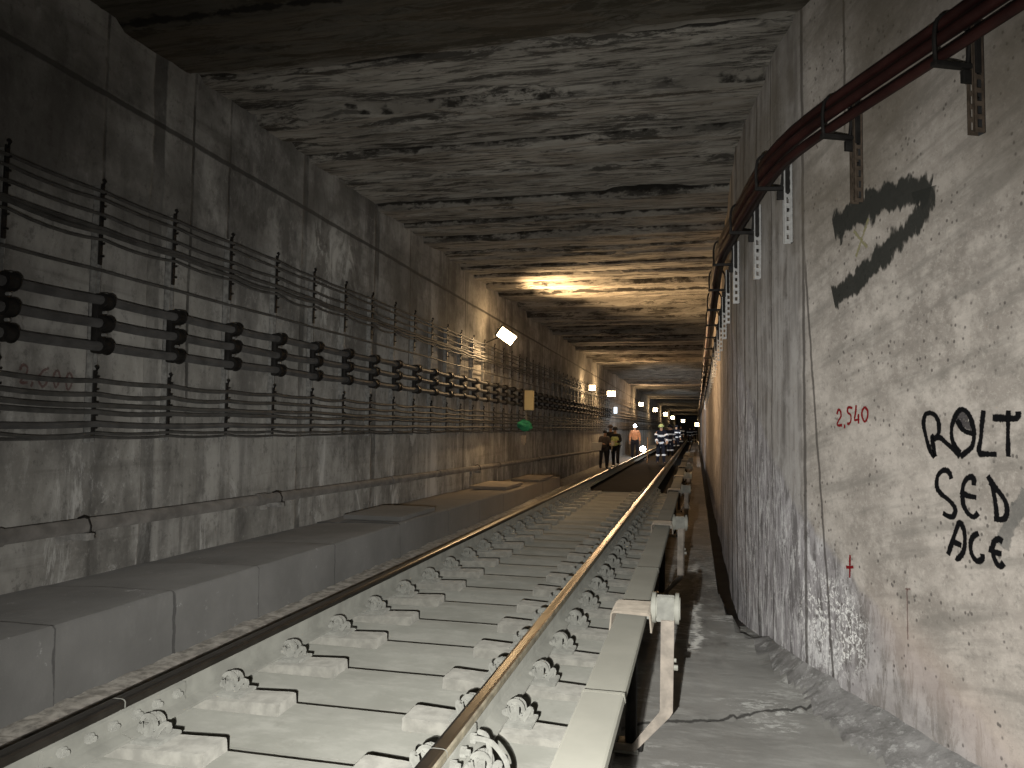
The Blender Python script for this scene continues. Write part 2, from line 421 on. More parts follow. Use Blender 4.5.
ONES = 'zeroth first second third fourth fifth sixth seventh eighth ninth tenth eleventh twelfth thirteenth fourteenth fifteenth sixteenth seventeenth eighteenth nineteenth twentieth'.split()
def ordw(n):
    if n <= 20: return ONES[n]
    t = {2: 'twenty', 3: 'thirty', 4: 'forty', 5: 'fifty'}[n//10]
    return t+'-'+ONES[n % 10] if n % 10 else t[:-1]+'ieth'
def fbm(x, y, z=0., o=4): return noise.fractal(Vector((x, y, z)), 1., 2., o)
def frange(a, b, s):
    r = []; x = a
    while x < b-1e-6: r.append(x); x += s
    r.append(b); return r

# ------------------------------------------------------------------ room
XL = -3.95; END = 175.
W = [(.385, END), (.385, 8.0), (.43, 7.2), (.50, 6.5), (.57, 5.9), (.67, 5.3), (2.84, .3), (4.6, -3.76)]
SS = [0.]
for i in range(1, len(W)): SS.append(SS[-1]+(Vector(W[i])-Vector(W[i-1])).length)
SS = [s-SS[5] + (0) for s in SS]
def wp(s, off=0., z=0.):
    i = 0
    while i < len(W)-2 and s > SS[i+1]: i += 1
    a = Vector(W[i]); b = Vector(W[i+1]); e = (b-a).normalized()
    p = a+e*(s-SS[i]); n = Vector((e.y, -e.x))
    if n.x > 0: n = -n
    p = p+n*off
    return Vector((p.x, p.y, z))
def wdir(s):
    a = wp(s-.05); b = wp(s+.05); return (b-a).normalized()
def wall_x(y):      # x of the right wall at depth y
    for i in range(len(W)-1):
        (x0, y0), (x1, y1) = W[i], W[i+1]
        if y1 <= y <= y0: return x0+(x1-x0)*(y0-y)/(y0-y1)
    return W[-1][0]
ceilz = lambda y: 4.03-.006*max(0, min(y, 30)-5)

def ysteps():
    return frange(-3, 2, .3)+frange(2.12, 14, .12)[0:]+frange(14.4, 34, .4)+frange(36, END, 3.)
# left wall
bm = bm_new(); ys = ysteps(); zs = frange(-.6, 4.3, .14)
g = [[bm.verts.new((XL+.012*fbm(y*.8, z*.8, 3), y, z)) for z in zs] for y in ys]
for i in range(len(ys)-1):
    for j in range(len(zs)-1): bm.faces.new((g[i][j], g[i+1][j], g[i+1][j+1], g[i][j+1]))
# thickness behind
wall_left = struct(finish('wall_left', bm, M['wl'], smooth=True))
# right wall with uv (s, z)
bm = bm_new(); uvl = bm.loops.layers.uv.new('UVMap')
sv = frange(SS[0], -12, 4.)+frange(-11.5, -3.1, .3)+frange(-3, 9.85, .12)
zs = frange(-.7, 4.3, .12)
g = []
for s in sv:
    row = []
    for z in zs:
        d = (.010 if s < -.3 else .002)*fbm(s*1.1, z*1.1, 9)
        if s < -3.2: d += .012*(1 if (int((s+200)/1.35) % 2) else 0)
        row.append(bm.verts.new(wp(s, d, z)))
    g.append(row)
for i in range(len(sv)-1):
    for j in range(len(zs)-1):
        f = bm.faces.new((g[i][j], g[i+1][j], g[i+1][j+1], g[i][j+1]))
        for l, (a, b) in zip(f.loops, ((i, j), (i+1, j), (i+1, j+1), (i, j+1))): l[uvl].uv = (sv[a], zs[b])
wall_right = struct(finish('wall_right', bm, M['wr'], smooth=True))

# ceiling: precast slabs laid side by side across the tunnel, ragged joints
joints = [-3., -1.9, -1.0, -.1, .8, 1.7, 2.6, 3.5, 4.48, 5.38, 6.22, 7.2, 8.02, 8.99]
while joints[-1] < END: joints.append(joints[-1]+random.choice((.82, .9, .97)))
offs = [random.uniform(-.02, .02) for _ in joints]; tilt = [random.uniform(.0, .05) for _ in joints]
offs[8] = -.035; tilt[8] = .02; tilt = [t+.02 for t in tilt]
def ceil_h(x, y):
    k = 0
    import bisect
    k = max(0, bisect.bisect_right(joints, y)-1); k = min(k, len(joints)-2)
    a, b = joints[k], joints[k+1]; u = (y-a)/(b-a)
    amp = 1.+.9*(1 if y > 12 else 0)
    h = ceilz(y)+offs[k]*amp-tilt[k]*amp*(1-u)
    d = min(y-a, b-y)
    rag = .035+.05*max(0, fbm(x*1.6, y*2.4, k*3.1))
    if d < rag: h += .05*(1-d/rag)
    n = fbm(x*1.1, y*6, 2.2, 5)
    if n > .35: h += min(.04, (n-.35)*.25)            # spalled hollows
    h += .012*fbm(x*2.2, y*9, 5.5, 4)
    return h
bm = bm_new(); jl = bm.verts.layers.float.new('joint')
xs = frange(XL-.15, 2.4, .09)+frange(2.7, 5.4, .45); ys = frange(-3, 3, .15)+frange(3.05, 16, .045)+frange(16.1, 32, .11)+frange(32.3, 60, .3)+frange(61, END, 1.)
g = [[bm.verts.new((x, y, ceil_h(x, y))) for x in xs] for y in ys]
for i in range(len(ys)-1):
    for j in range(len(xs)-1):
        if xs[j] > wall_x(ys[i])+.6: continue
        bm.faces.new((g[i][j], g[i+1][j], g[i+1][j+1], g[i][j+1]))
for v in [v for v in bm.verts if not v.link_faces]: bm.verts.remove(v)
import bisect
for v in bm.verts:
    k = min(max(0, bisect.bisect_right(joints, v.co.y)-1), len(joints)-2)
    d = min(v.co.y-joints[k], joints[k+1]-v.co.y)
    v[jl] = max(0., 1-d/(.03+.05*max(0, fbm(v.co.x*1.3, v.co.y*1.0, k*2.3))))
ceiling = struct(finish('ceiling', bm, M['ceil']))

# floor: one relief surface (track bed, gravel strip, walkway, gutter)
def bankw(x, y): return (.12 if y > 5.1 else .12+min(.14, (5.1-y)*.4))+.05*fbm(y*2.2, 0, 7)
def floor_h(x, y):
    n = fbm(x*2, y*2, 1.3); f = fbm(x*9, y*9, 4.)
    if x < -2.72:  # gravel strip sloping up to the ledge
        if y > 17.6: return -.36+.01*n
        return -.175+.03*max(0, (-2.72-x))*2+.012*n+.014*f
    if x < -2.52: return -.20+.01*n+.008*f
    if x < -.44:
        if 17 < y < 31: return -.225+.003*n
        return -.304+.003*n
    if x < -.40: return -.40
    base = -.405+.012*n+.003*f
    wx = wall_x(y)
    if y > 6.2:
        # a gutter runs along the wall
        t = min(1, (y-6.2)/1.6)
        if x > wx-.15: return base-.22*t
        if y > 7.5 and x > wx-.17: return base-.1
    # dirt banked against the near wall
    if y < 6.6:
        d = wx-x
        wdt = bankw(x, y)
        k = max(0, min(1, (6.6-y)/1.2))
        if d < wdt: base += k*(.11*(1-d/wdt)+.012)+.012*fbm(x*6, y*6, 2)
        if y < CRK[1]+CRK[0]*x: base += -.025
    return base
bm = bm_new()
xs = [-4.1, -3.6, -3.1]+frange(-3.05, -2.56, .07)+[-2.53, -2.51]+frange(-2.3, -.5, .3)+[-.445, -.435, -.405, -.395, -.3, -.22, -.14, -.06, .02, .08, .14, .19, .205, .225, .235, .245, .3, .36, .42, .5]+frange(.535, 1.5, .03)+frange(1.56, 3.2, .08)+[3.6, 4.2, 5]
ys = frange(-3, 1.6, .3)+frange(1.7, 8.6, .045)+frange(8.8, 20, .2)+frange(20.5, 36, .5)+frange(38, END, 3.)
g = [[bm.verts.new((x, y, floor_h(x, y))) for x in xs] for y in ys]
for i in range(len(ys)-1):
    for j in range(len(xs)-1):
        f = bm.faces.new((g[i][j], g[i+1][j], g[i+1][j+1], g[i][j+1]))
        cx = (xs[j]+xs[j+1])/2; cy = (ys[i]+ys[i+1])/2
        f.material_index = 1 if cx < -2.52 else (0 if cx < -.40 else 2)
        if -2.52 < cx < -.40 and cy > 17.2: f.material_index = 3 
        if cx > -.4 and cy < 6.4 and cx > wall_x(cy)-bankw(cx, cy): f.material_index = 5
        if cx > -.4 and cy > 7.2 and cx > wall_x(cy)-.16: f.material_index = 4
floor = struct(finish('floor', bm, [M['track'], M['rubble'], M['walk'], M['darkbed'], M['gutter'], M['bank']]))

# concrete ledge on the left
def ledge_piece(y0, y1, dz, dx):
    bm = bm_new()
    st = max(2, int((y1-y0)/.12)); rows = []
    for i in range(st+1):
        y = y0+(y1-y0)*i/st
        top = .215-.0095*(y-3)+dz+.006*fbm(y*3, 0)
        r = .012+.012*max(0, fbm(y*4, 8))
        xf = -3.0+dx+.006*fbm(y*3, 5)
        prof = [(XL-.02, -.5), (XL-.02, top-.03), (-3.5, top-.005+.006*fbm(y*3, 3)), (xf-r, top), (xf, top-r), (xf+.005, -.1+.01*fbm(y*4, 2)), (xf+.03, -.5)]
        rows.append([bm.verts.new((a, y, b)) for a, b in prof])
    for i in range(st):
        for j in range(len(prof)-1): bm.faces.new((rows[i][j], rows[i+1][j], rows[i+1][j+1], rows[i][j+1]))
    bm.faces.new(rows[0]); bm.faces.new(rows[-1][::-1])
    return bm
yy = [-3., -1.2, .3, 1.9, 3.14, 4.02, 4.92, 6.1, 7.6, 9.2, 10.6, 12., 13.6, 15.3, 17.3]
bm = bm_new()
for k in range(len(yy)-1):
    b2 = ledge_piece(yy[k]+.001, yy[k+1]-.001, random.uniform(-.006, .008), random.uniform(-.008, .008))
    me = bpy.data.meshes.new('tmp'); b2.to_mesh(me); b2.free(); bm.from_mesh(me); bpy.data.meshes.remove(me)
struct(finish('trim_1', bm, M['ledge'], smooth=True))
# loose cover slabs lying on the ledge
sl = None
for k, (x0, x1, y0, y1, t, lab) in enumerate([
        (-3.72, -3.05, 7.75, 8.85, .045, 'concrete cover slab lying on the left ledge, the nearest raised one'),
        (-3.75, -3.10, 12.6, 13.9, .05, 'concrete cover slab lying on the ledge below the wall lamp'),
        (-3.60, -3.02, 15.0, 16.6, .04, 'last concrete cover slab near the far end of the ledge')]):
    bm = bm_new(); top = .215-.0095*(y0-3)+.008
    box(bm, x0, x1, y0, y1, top, top+t, .008)
    tag(finish('cover_slab', bm, M['ledge']), lab, 'slab', 'cover slabs on the ledge')

# ------------------------------------------------------------------ rails
RX = (-2.44, -.935)
def rail_prof(cx):
    p = [(-.075, -.172), (.075, -.172), (.075, -.160), (.02, -.145), (.0085, -.13), (.0085, -.052), (.02, -.043), (.036, -.036), (.0365, -.012), (.030, -.003), (.018, 0), (-.018, 0), (-.030, -.003), (-.0365, -.012), (-.036, -.036), (-.02, -.043), (-.0085, -.052), (-.0085, -.13), (-.02, -.145), (-.075, -.160)]
    return [(cx+a, b) for a, b in p]
def rail_piece(bm, cx, y0, y1, rusty):
    A = rail_prof(cx); n = len(A)
    ysr = frange(y0, min(y1, 40), 4.)
    if y1 > 40: ysr += frange(50, y1, 25)
    rings = [[bm.verts.new((x, y, z)) for x, z in A] for y in ysr]
    for i in range(len(rings)-1):
        for k in range(n):
            f = bm.faces.new((rings[i][k], rings[i][(k+1) % n], rings[i+1][(k+1) % n], rings[i+1][k]))
            f.material_index = 2 if k in rusty else (1 if 8 <= k <= 12 else 0)
    bm.faces.new(rings[0][::-1]); bm.faces.new(rings[-1])
rails = []
for ri, (cx, jy, lab) in enumerate(((RX[0], 2.92, 'left running rail of the track, with bolted joint bars in the foreground'), (RX[1], 2.79, 'right running rail of the track, with a yellowish worn gauge side'))):
    e = empty('running_rail', lab, 'rail', (cx, 0, 0))
    for a, b in ((-3, jy-.004), (jy+.004, END-1)):
        bm = bm_new(); rail_piece(bm, 0, a, b, (7, 6, 8) if ri == 1 else (5, 6, 7, 8))
        finish('rail_length', bm, [M['web'], M['head'], M['rust' if ri else 'side']], e)
    for s in (1, -1):
        bm = bm_new()
        prism(bm, [(s*.0095, -.052), (s*.028, -.058), (s*.030, -.09), (s*.024, -.12), (s*.032, -.139), (s*.012, -.139)], jy-.42, jy+.42)
        fp = finish('joint_bar', bm, M['web'], e)
        for q in (-.34, -.2, -.07, .07, .2, .34):
            bm = bm_new(); cyl(bm, (s*.028, jy+q, -.088), (s*.05, jy+q, -.088), .021, 6); cyl(bm, (s*.048, jy+q, -.088), (s*.066, jy+q, -.088), .012, 10)
            finish('joint_bolt', bm, M['dust'], fp, True)
    rails.append(e)
# two bond cables curling away from the right rail joint
for k, (dx, lab) in enumerate(((0, 'thin grey bonding cable curling off the right rail joint, the one nearer the rail'), (.07, 'grey bonding cable beside the right rail joint, bulging further toward the cover'))):
    bm = bm_new()
    tube(bm, spline([(RX[1]+.05, 3.18-k*.07, -.08), (RX[1]+.10+dx*.5, 3.12-k*.05, -.075), (RX[1]+.15+dx, 2.98, -.115), (RX[1]+.17+dx*1.3, 2.8, -.15), (RX[1]+.25+dx*1.5, 2.6, -.15), (RX[1]+.24+dx*1.6, 2.3, -.155)], 8), .011, 8)
    tag(finish('bonding_cable', bm, M['dust'], smooth=True), lab, 'cable', 'bonding cables at the rail joint')

# ------------------------------------------------------------------ sleepers
def make_sleeper(lab):
    # local origin: centre of sleeper between the rails, y centre, z = 0 rail top
    e = empty('sleeper', lab, 'sleeper', (0, 0, 0), 'concrete sleepers under the two rails')
    bm = bm_new(); A = [(-.36, -.309), (-.12, -.250), (-.02, -.244), (.085, -.244), (.09, -.249), (.09, -.36), (-.36, -.36)]
    L_ = [bm.verts.new((-2.86, a, b)) for a, b in A]; R_ = [bm.verts.new((-.49, a, b)) for a, b in A]
    for k in range(7): bm.faces.new((L_[k], L_[(k+1) % 7], R_[(k+1) % 7], R_[k]))
    bm.faces.new(L_); bm.faces.new(R_[::-1])
    finish('sleeper_beam', bm, M['track'], e)
    for cx in RX:
        bm = bm_new()
        # raised bearing block with chamfered corners, foot wider than top
        def ring(sx, sy, z, ch):
            q = [(cx+a, b) for a, b in ((-sx+ch, -sy), (sx-ch, -sy), (sx, -sy+ch), (sx, sy-ch), (sx-ch, sy), (-sx+ch, sy), (-sx, sy-ch), (-sx, -sy+ch))]
            out_ = 1 if cx > -1.5 else -1
            return [(a, b, z-(max(0, (a-cx)*out_-.13)*.13 if z > -.22 else 0)) for a, b in q]
        def mid(z, sy):     # extra vertices where the outer top starts to slope
            return [(cx+.13*(1 if cx > -1.5 else -1), -sy, z), (cx+.13*(1 if cx > -1.5 else -1), sy, z)]
        R1 = [bm.verts.new(p) for p in ring(.43, .098, -.295, .008)]; R2 = [bm.verts.new(p) for p in ring(.427, .094, -.193, .012)]
        R3 = [bm.verts.new(p) for p in ring(.422, .089, -.189, .014)]
        for A, B in ((R1, R2), (R2, R3)):
            for k in range(8): bm.faces.new((A[k], A[(k+1) % 8], B[(k+1) % 8], B[k]))
        bm.faces.new(R3); bm.faces.new(R1[::-1])
        bmesh.ops.triangulate(bm, faces=[f for f in bm.faces if len(f.verts) > 4])
        finish('bearing_block', bm, M['block'], e)
        bm = bm_new(); box(bm, cx-.20, cx+.20, -.08, .08, -.19, -.1735, .003)
        bp = finish('baseplate', bm, M['dust'], e)
        for s in (1, -1):
            bm = bm_new()
            # spring clip: shoulder lug, looped bar and toe
            box(bm, cx+s*.088 if s > 0 else cx-.118, cx+.118 if s > 0 else cx-.088, -.03, .03, -.174, -.125, .005)
            hoop = [(.112+.038*math.cos(t), -.03, -.122+.042*math.sin(t)) for t in [PI*(-.30+1.6*k/14) for k in range(15)]]
            tube(bm, [(cx+s*a, b, c) for a, b, c in hoop], .0095, 7)
            tube(bm, [(cx+s*a, b, c) for a, b, c in [(.112+.034*math.cos(t), .028, -.126+.034*math.sin(t)) for t in [PI*(-.30+1.6*k/14) for k in range(15)]]], .0095, 7)
            tube(bm, spline([(cx+s*a, b, c) for a, b, c in [(.150, -.035, -.165), (.168, -.03, -.135), (.175, -.01, -.122), (.178, .02, -.135), (.170, .03, -.165)]], 4), .013, 7)
            tube(bm, spline([(cx+s*a, b, c) for a, b, c in [(.08, -.028, -.148), (.058, -.02, -.148), (.05, 0, -.147), (.058, .02, -.148), (.08, .028, -.148)]], 4), .010, 7)
            cl = finish('rail_clip', bm, M['dust'], e, True)
            bm = bm_new()
            cyl(bm, (cx+s*.112, 0, -.174), (cx+s*.112, 0, -.078), .012, 10); cyl(bm, (cx+s*.112, 0, -.105), (cx+s*.112, 0, -.085), .024, 6); cyl(bm, (cx+s*.112, 0, -.11), (cx+s*.112, 0, -.105), .031, 14)
            finish('clip_bolt', bm, M['dust'], cl, True)
    return e
proto = make_sleeper('x')
SP = .603
first = True; n = 1
Y = 3.61-3*SP
while Y < 17.1:
    if n == 1: lab = 'concrete sleeper nearest the camera, crossing under both rails'
    else: lab = ordw(n)+' concrete sleeper counting away from the camera along the track'
    if first: proto.location = (0, Y, 0); proto['label'] = lab; first = False
    else: copy_tree(proto, (0, Y, 0), label=lab)
    Y += SP; n += 1

# ------------------------------------------------------------------ third rail, covers and brackets
bm = bm_new()
prism(bm, [(-.35, .09), (-.28, .09), (-.295, .125), (-.31, .13), (-.31, .17), (-.28, .185), (-.28, .215), (-.35, .215), (-.35, .185), (-.32, .17), (-.32, .13), (-.335, .125)], 1, 60)
tag(finish('conductor_rail', bm, M['darksteel']), 'dark steel third rail running hidden under the beige covers', 'rail')
cov = [(1.2, 2.735, 0), (2.735, 3.95, -.006), (4.06, 5.2, 0), (5.2, 7.55, -.006), (7.66, 8.9, .0), (8.9, 11.6, -.006), (12.2, 15.0, 0), (15.4, 18.2, 0), (19.2, 22, 0), (22.4, 26, 0), (27, 31, 0)]
for k, (a, b, dz) in enumerate(cov):
    bm = bm_new(); t = .006
    x0, x1, z = -.385, -.245, .28+dz
    outer = [(x0-.006, z-.04), (x0-.002, z-.004), (x0+.005, z), (x1-.005, z), (x1+.002, z-.004), (x1+.004, z-.03)]
    inner = [(x1-.002, z-.03), (x1-.004, z-.010), (x0+.004, z-.010), (x0-.001, z-.04)]
    prism(bm, outer+inner, a, b)
    if dz == 0: prism(bm, [(x0-.009, z-.03), (x0-.004, z+.001), (x0+.006, z+.003), (x1-.006, z+.003), (x1+.004, z+.001), (x1+.008, z-.03), (x1, z-.004), (x0, z-.004)], b-.012, b+.006)
    lab = ('nearest' if k == 0 else ordw(k+1))+' beige cover board over the third rail, counting away from the camera'
    tag(finish('third_rail_cover', bm, M['cover']), lab, 'cover', 'beige third rail cover boards')
def make_bracket():
    e = empty('third_rail_bracket', 'x', 'bracket', (0, 0, 0), 'strut brackets holding the third rail')
    bm = bm_new()   # band clamped over cover
    x0, x1 = -.40, -.228
    prism(bm, [(x0-.02, .20), (x0-.012, .282), (x0+.004, .296), (x1-.004, .296), (x1+.01, .282), (x1+.018, .20), (x1+.010, .20), (x1+.003, .280), (x0+.004, .286), (x0-.006, .28), (x0-.012, .2)], -.13, .13)
    finish('clamp_band', bm, M['clampband'], e)
    bm = bm_new()   # arm and head box
    box(bm, -.195, -.105, -.045, .04, .235, .355, .008); box(bm, -.26, -.19, -.02, .03, .24, .275, .004)
    hb = finish('bracket_head', bm, M['dust'], e)
    for x in (-.205, -.092):
        bm = bm_new()
        for a, b, r in ((-.009, .009, .076), (-.015, .015, .055)):
            tube(bm, [(x+a, -.012, .30), (x+b, -.012, .30)], r, 24)
        finish('insulator_disc', bm, M['ceram'], e, True)
    bm = bm_new()
    A = [(-.205, -.06, .13), (-.20, -.05, -.30), (-.235, -.05, -.345), (-.42, -.05, -.37)]
    w, d = .030, .018
    def lp(p, q): return Vector(p)
    pts = [Vector(a) for a in A]
    prof = [(-.170, .25), (-.105, .25), (-.112, -.19), (-.128, -.215), (-.30, -.40), (-.41, -.40), (-.41, -.365), (-.31, -.365), (-.178, -.20), (-.174, -.18)]
    prism(bm, prof, -.075, -.058)
    prism(bm, [(-.117, .24), (-.105, .25), (-.112, -.19), (-.128, -.215), (-.30, -.40), (-.315, -.40), (-.14, -.205), (-.124, -.185)], -.075, -.02)
    finish('strut', bm, M['strut'], e)
    bm = bm_new(); cyl(bm, (-.112, -.045, .02), (-.088, -.045, .02), .014, 6); cyl(bm, (-.112, -.045, .055), (-.096, -.045, .055), .010, 6)
    finish('strut_bolt', bm, M['ceram'], e, True)
    bm = bm_new(); box(bm, -.45, -.28, -.085, -.02, -.405, -.395, 0); finish('foot_plate', bm, M['dust'], e)
    bm = bm_new(); box(bm, -.39, -.26, -.05, .05, -.405, -.372, .004); cyl(bm, (-.32, 0, -.39), (-.32, 0, .1), .03, 12)
    finish('rail_support_post', bm, M['darksteel'], e, True)
    return e
br = make_bracket()
for k, y in enumerate((4.0, 7.6, 11.8, 15.2, 19.0, 23.0, 27.0)):
    lab = ('nearest' if k == 0 else ordw(k+1))+' pale strut bracket holding the third rail, counting away from the camera'
    if k == 0: br.location = (0, y, 0); br['label'] = lab
    else: copy_tree(br, (0, y, 0), label=lab)

# ------------------------------------------------------------------ left wall cable racks
def finish_bolt(z, c):
    bm = bm_new(); cyl(bm, (.09, 0, z), (.125, 0, z), .011, 6)
    return finish('clamp_bolt', bm, M['galv'], c)
def make_rack():
    e = empty('cable_rack', 'x', 'bracket', (XL, 0, 0), 'cable rack posts on the left wall')
    bm = bm_new()
    for a, b in ((-.022, -.016), (.016, .022)): box(bm, .0, .05, a, b, 1.06, 2.78)
    box(bm, 0.0, .006, -.022, .022, 1.06, 2.78)
    finish('channel', bm, M['galv'], e)
    for z0, z1, nm in ((2.25, 2.80, 'upper'), (1.10, 1.54, 'lower')):
        bm = bm_new(); box(bm, .05, .062, -.014, .014, z0, z1, .003)
        k = 0; z = z0+.05
        while z < z1-.03:
            box(bm, .055, .086, -.008, .008, z, z+.012, .002); z += .085
        tube(bm, [(.06, 0, z1-.02), (.072, 0, z1+.015), (.06, 0, z1+.03)], .012, 6)
        finish('cable_hanger', bm, M['darksteel'], e)
    bm = bm_new(); box(bm, .045, .10, -.05, .04, 1.65, 2.05, .02)
    for z in (2.0, 1.85, 1.70):
        cyl(bm, (.112, -.04, z), (.112, .03, z), .052, 16); cyl(bm, (.112, .028, z), (.112, .036, z), .058, 16)
    c = finish('cable_clamp', bm, M['darksteel'], e, True)
    bm = bm_new()
    finish_b = [finish_bolt(z, c) for z in (1.925, 1.775, 2.045)]; bm.free()
    return e
rk = make_rack(); RY = [3.585+.742*k for k in range(-3, 44)]
n = 0
for y in RY:
    if y < 3.3 and y > -5:
        pass
    n += 1
    if y < 2.9: continue
    m_ = n-3
    lab = ('cable rack post at the left edge of the picture' if m_ == 1 else ordw(m_)+' cable rack post on the left wall, counting from the left edge')
    if m_ == 1: rk.location = (XL, y, 0); rk['label'] = lab
    else: copy_tree(rk, (XL, y, 0), label=lab)
RY = [y for y in RY]
def wall_cable(z, r, off, seed, sagk, lab, mat, grp):
    rnd = random.Random(seed); pts = []
    zz = [z+rnd.uniform(-.008, .008) for _ in RY]; oo = [off+rnd.uniform(-.004, .004) for _ in RY]
    for i in range(len(RY)-1):
        sg = sagk*rnd.uniform(.3, 1.3); st = 5 if RY[i] < 16 else 2
        for j in range(st):
            t = j/st
            pts.append((XL+oo[i]*(1-t)+oo[i+1]*t, RY[i]*(1-t)+RY[i+1]*t, zz[i]*(1-t)+zz[i+1]*t-sg*4*t*(1-t)))
    pts.append((XL+off, 60, z)); pts.append((XL+off, 100, z)); pts.append((XL+off, END-1, z))
    bm = bm_new(); tube(bm, pts, r, 8)
    return tag(finish(grp[0], bm, mat, smooth=True), lab, 'cable', grp[1])
U = ('wall_cable', 'thin cables on the upper hangers'); Lw = ('wall_cable', 'thin cables on the lower hangers'); T = ('power_cable', 'three thick clamped cables')
wall_cable(2.742, .0115, 0.075, 1, .012, 'topmost thin black cable of the upper bundle on the left wall', M['cable'], U)
wall_cable(2.681, .0115, 0.080, 2, .016, 'second thin black cable from the top of the left wall', M['cable'], U)
wall_cable(2.584, .0115, 0.075, 3, .016, 'third thin cable from the top, alone between the pair and the bundle', M['cable'], U)
wall_cable(2.498, .015, 0.075, 4, .012, 'upper cable of the tight dark bundle on the upper hangers', M['cable'], U)
wall_cable(2.462, .015, 0.087, 5, .016, 'middle cable of the tight dark bundle on the upper hangers', M['cable'], U)
wall_cable(2.427, .010, 0.077, 6, .035, 'thin sagging cable lowest on the upper hangers', M['cable'], U)
wall_cable(2.215, .011, 0.060, 7, .004, 'single thin cable running alone above the three thick cables', M['cable'], U)
for z, w in ((2.0, 'topmost'), (1.85, 'middle'), (1.70, 'lowest')):
    wall_cable(z, .031, .112, int(z*100), .008, w+' of the three thick clamped power cables on the left wall', M['pcable'], T)
wall_cable(1.470, .015, 0.080, 11, .018, 'topmost cable of the lower bundle on the left wall', M['cable'], Lw)
wall_cable(1.388, .015, 0.077, 12, .016, 'second cable from the top of the lower bundle', M['cable'], Lw)
wall_cable(1.312, .016, 0.083, 13, .012, 'third cable from the top of the lower bundle', M['cable'], Lw)
wall_cable(1.266, .016, 0.075, 14, .012, 'fourth cable from the top of the lower bundle', M['cable'], Lw)
wall_cable(1.175, .020, 0.083, 15, .006, 'thicker straight cable third from the bottom of the lower bundle', M['pcable'], Lw)
wall_cable(1.124, .010, 0.080, 16, .018, 'thin wavy cable second from the bottom of the lower bundle', M['cable'], Lw)
wall_cable(1.093, .009, 0.070, 17, .012, 'lowest thin cable of the lower bundle on the left wall', M['cable'], Lw)

# pipe along the left wall
zp = lambda y: .535-.0095*(y-3.6)
e = empty('wall_pipe', 'long dusty pipe running low along the left wall above the ledge', 'pipe', (XL, 0, 0))
bm = bm_new(); tube(bm, [(.11, y, zp(y)) for y in frange(-2, 32, 1.)], .046, 16); finish('pipe_run', bm, M['pipe'], e, True)
for y in (3.55, 6.3, 9.4, 11.3, 15.0, 19.0):
    bm = bm_new(); tube(bm, [(.11, y-.06, zp(y)), (.11, y+.06, zp(y))], .055, 16); finish('pipe_coupling', bm, M['pipe'], e, True)
for k, (y, lab) in enumerate(((4.2, 'small steel arm under the pipe at the left edge of the picture'), (6.55, 'steel arm under the wall pipe beside the nearest cover slab'), (13.4, 'steel arm under the far part of the wall pipe'))):
    e = empty('pipe_support', lab, 'bracket', (XL, y, zp(y)), 'steel arms under the wall pipe')
    bm = bm_new(); box(bm, .0, .19, -.03, .03, -.088, -.046, .003); box(bm, 0, .04, -.09, .0, -.11, -.05, .004); finish('support_arm', bm, M['pipe2'], e)
    bm = bm_new(); tube(bm, [(.055, .02, -.05), (.05, .02, 0), (.07, .02, .045), (.11, .02, .058), (.15, .02, .045), (.17, .02, 0), (.165, .02, -.05)], .006, 6); finish('u_bolt', bm, M['darksteel'], e, True)

# ------------------------------------------------------------------ right wall: red cable bundle on brackets
CB = [(3.125, .120, .030, 'redc'), (3.095, .180, .024, 'red'), (3.050, .135, .030, 'redc'), (3.015, .195, .028, 'red'), (2.965, .14, .030, 'redc'), (2.930, .195, .025, 'red')]
names = ['topmost brown cable of the dark red bundle along the right wall', 'thin red cable second from the top of the right wall bundle', 'dark brown cable in the middle of the red bundle', 'outermost dark red cable at mid height of the red bundle', 'dark brown cable lying close to the wall low in the bundle', 'lowest dark red cable of the bundle along the right wall']
def zb(s): return -.0 if s > .3 else (max(-.10, (s-.3)*.07) if s > -2.5 else max(-.55, -.10+(s+2.5)*.022) )
for k, (z, off, r, mt) in enumerate(CB):
    rnd = random.Random(40+k); pts = []
    sv2 = frange(-120, -20, 10.)+frange(-19, -4, 1.)+frange(-3.8, 8, .2)
    for s in sv2: pts.append(wp(s, off+.006*fbm(s*1.3, k*7.1), z+zb(s)+.008*fbm(s*1.1, k*3.7)))
    # smooth the bend
    for _ in range(3): pts = [pts[0]]+[(pts[i-1]+pts[i]*2+pts[i+1])/4 for i in range(1, len(pts)-1)]+[pts[-1]]
    bm = bm_new(); tube(bm, pts, r, 10)
    tag(finish('red_cable', bm, M[mt], smooth=True), names[k], 'cable', 'dark red cable bundle on the right wall')
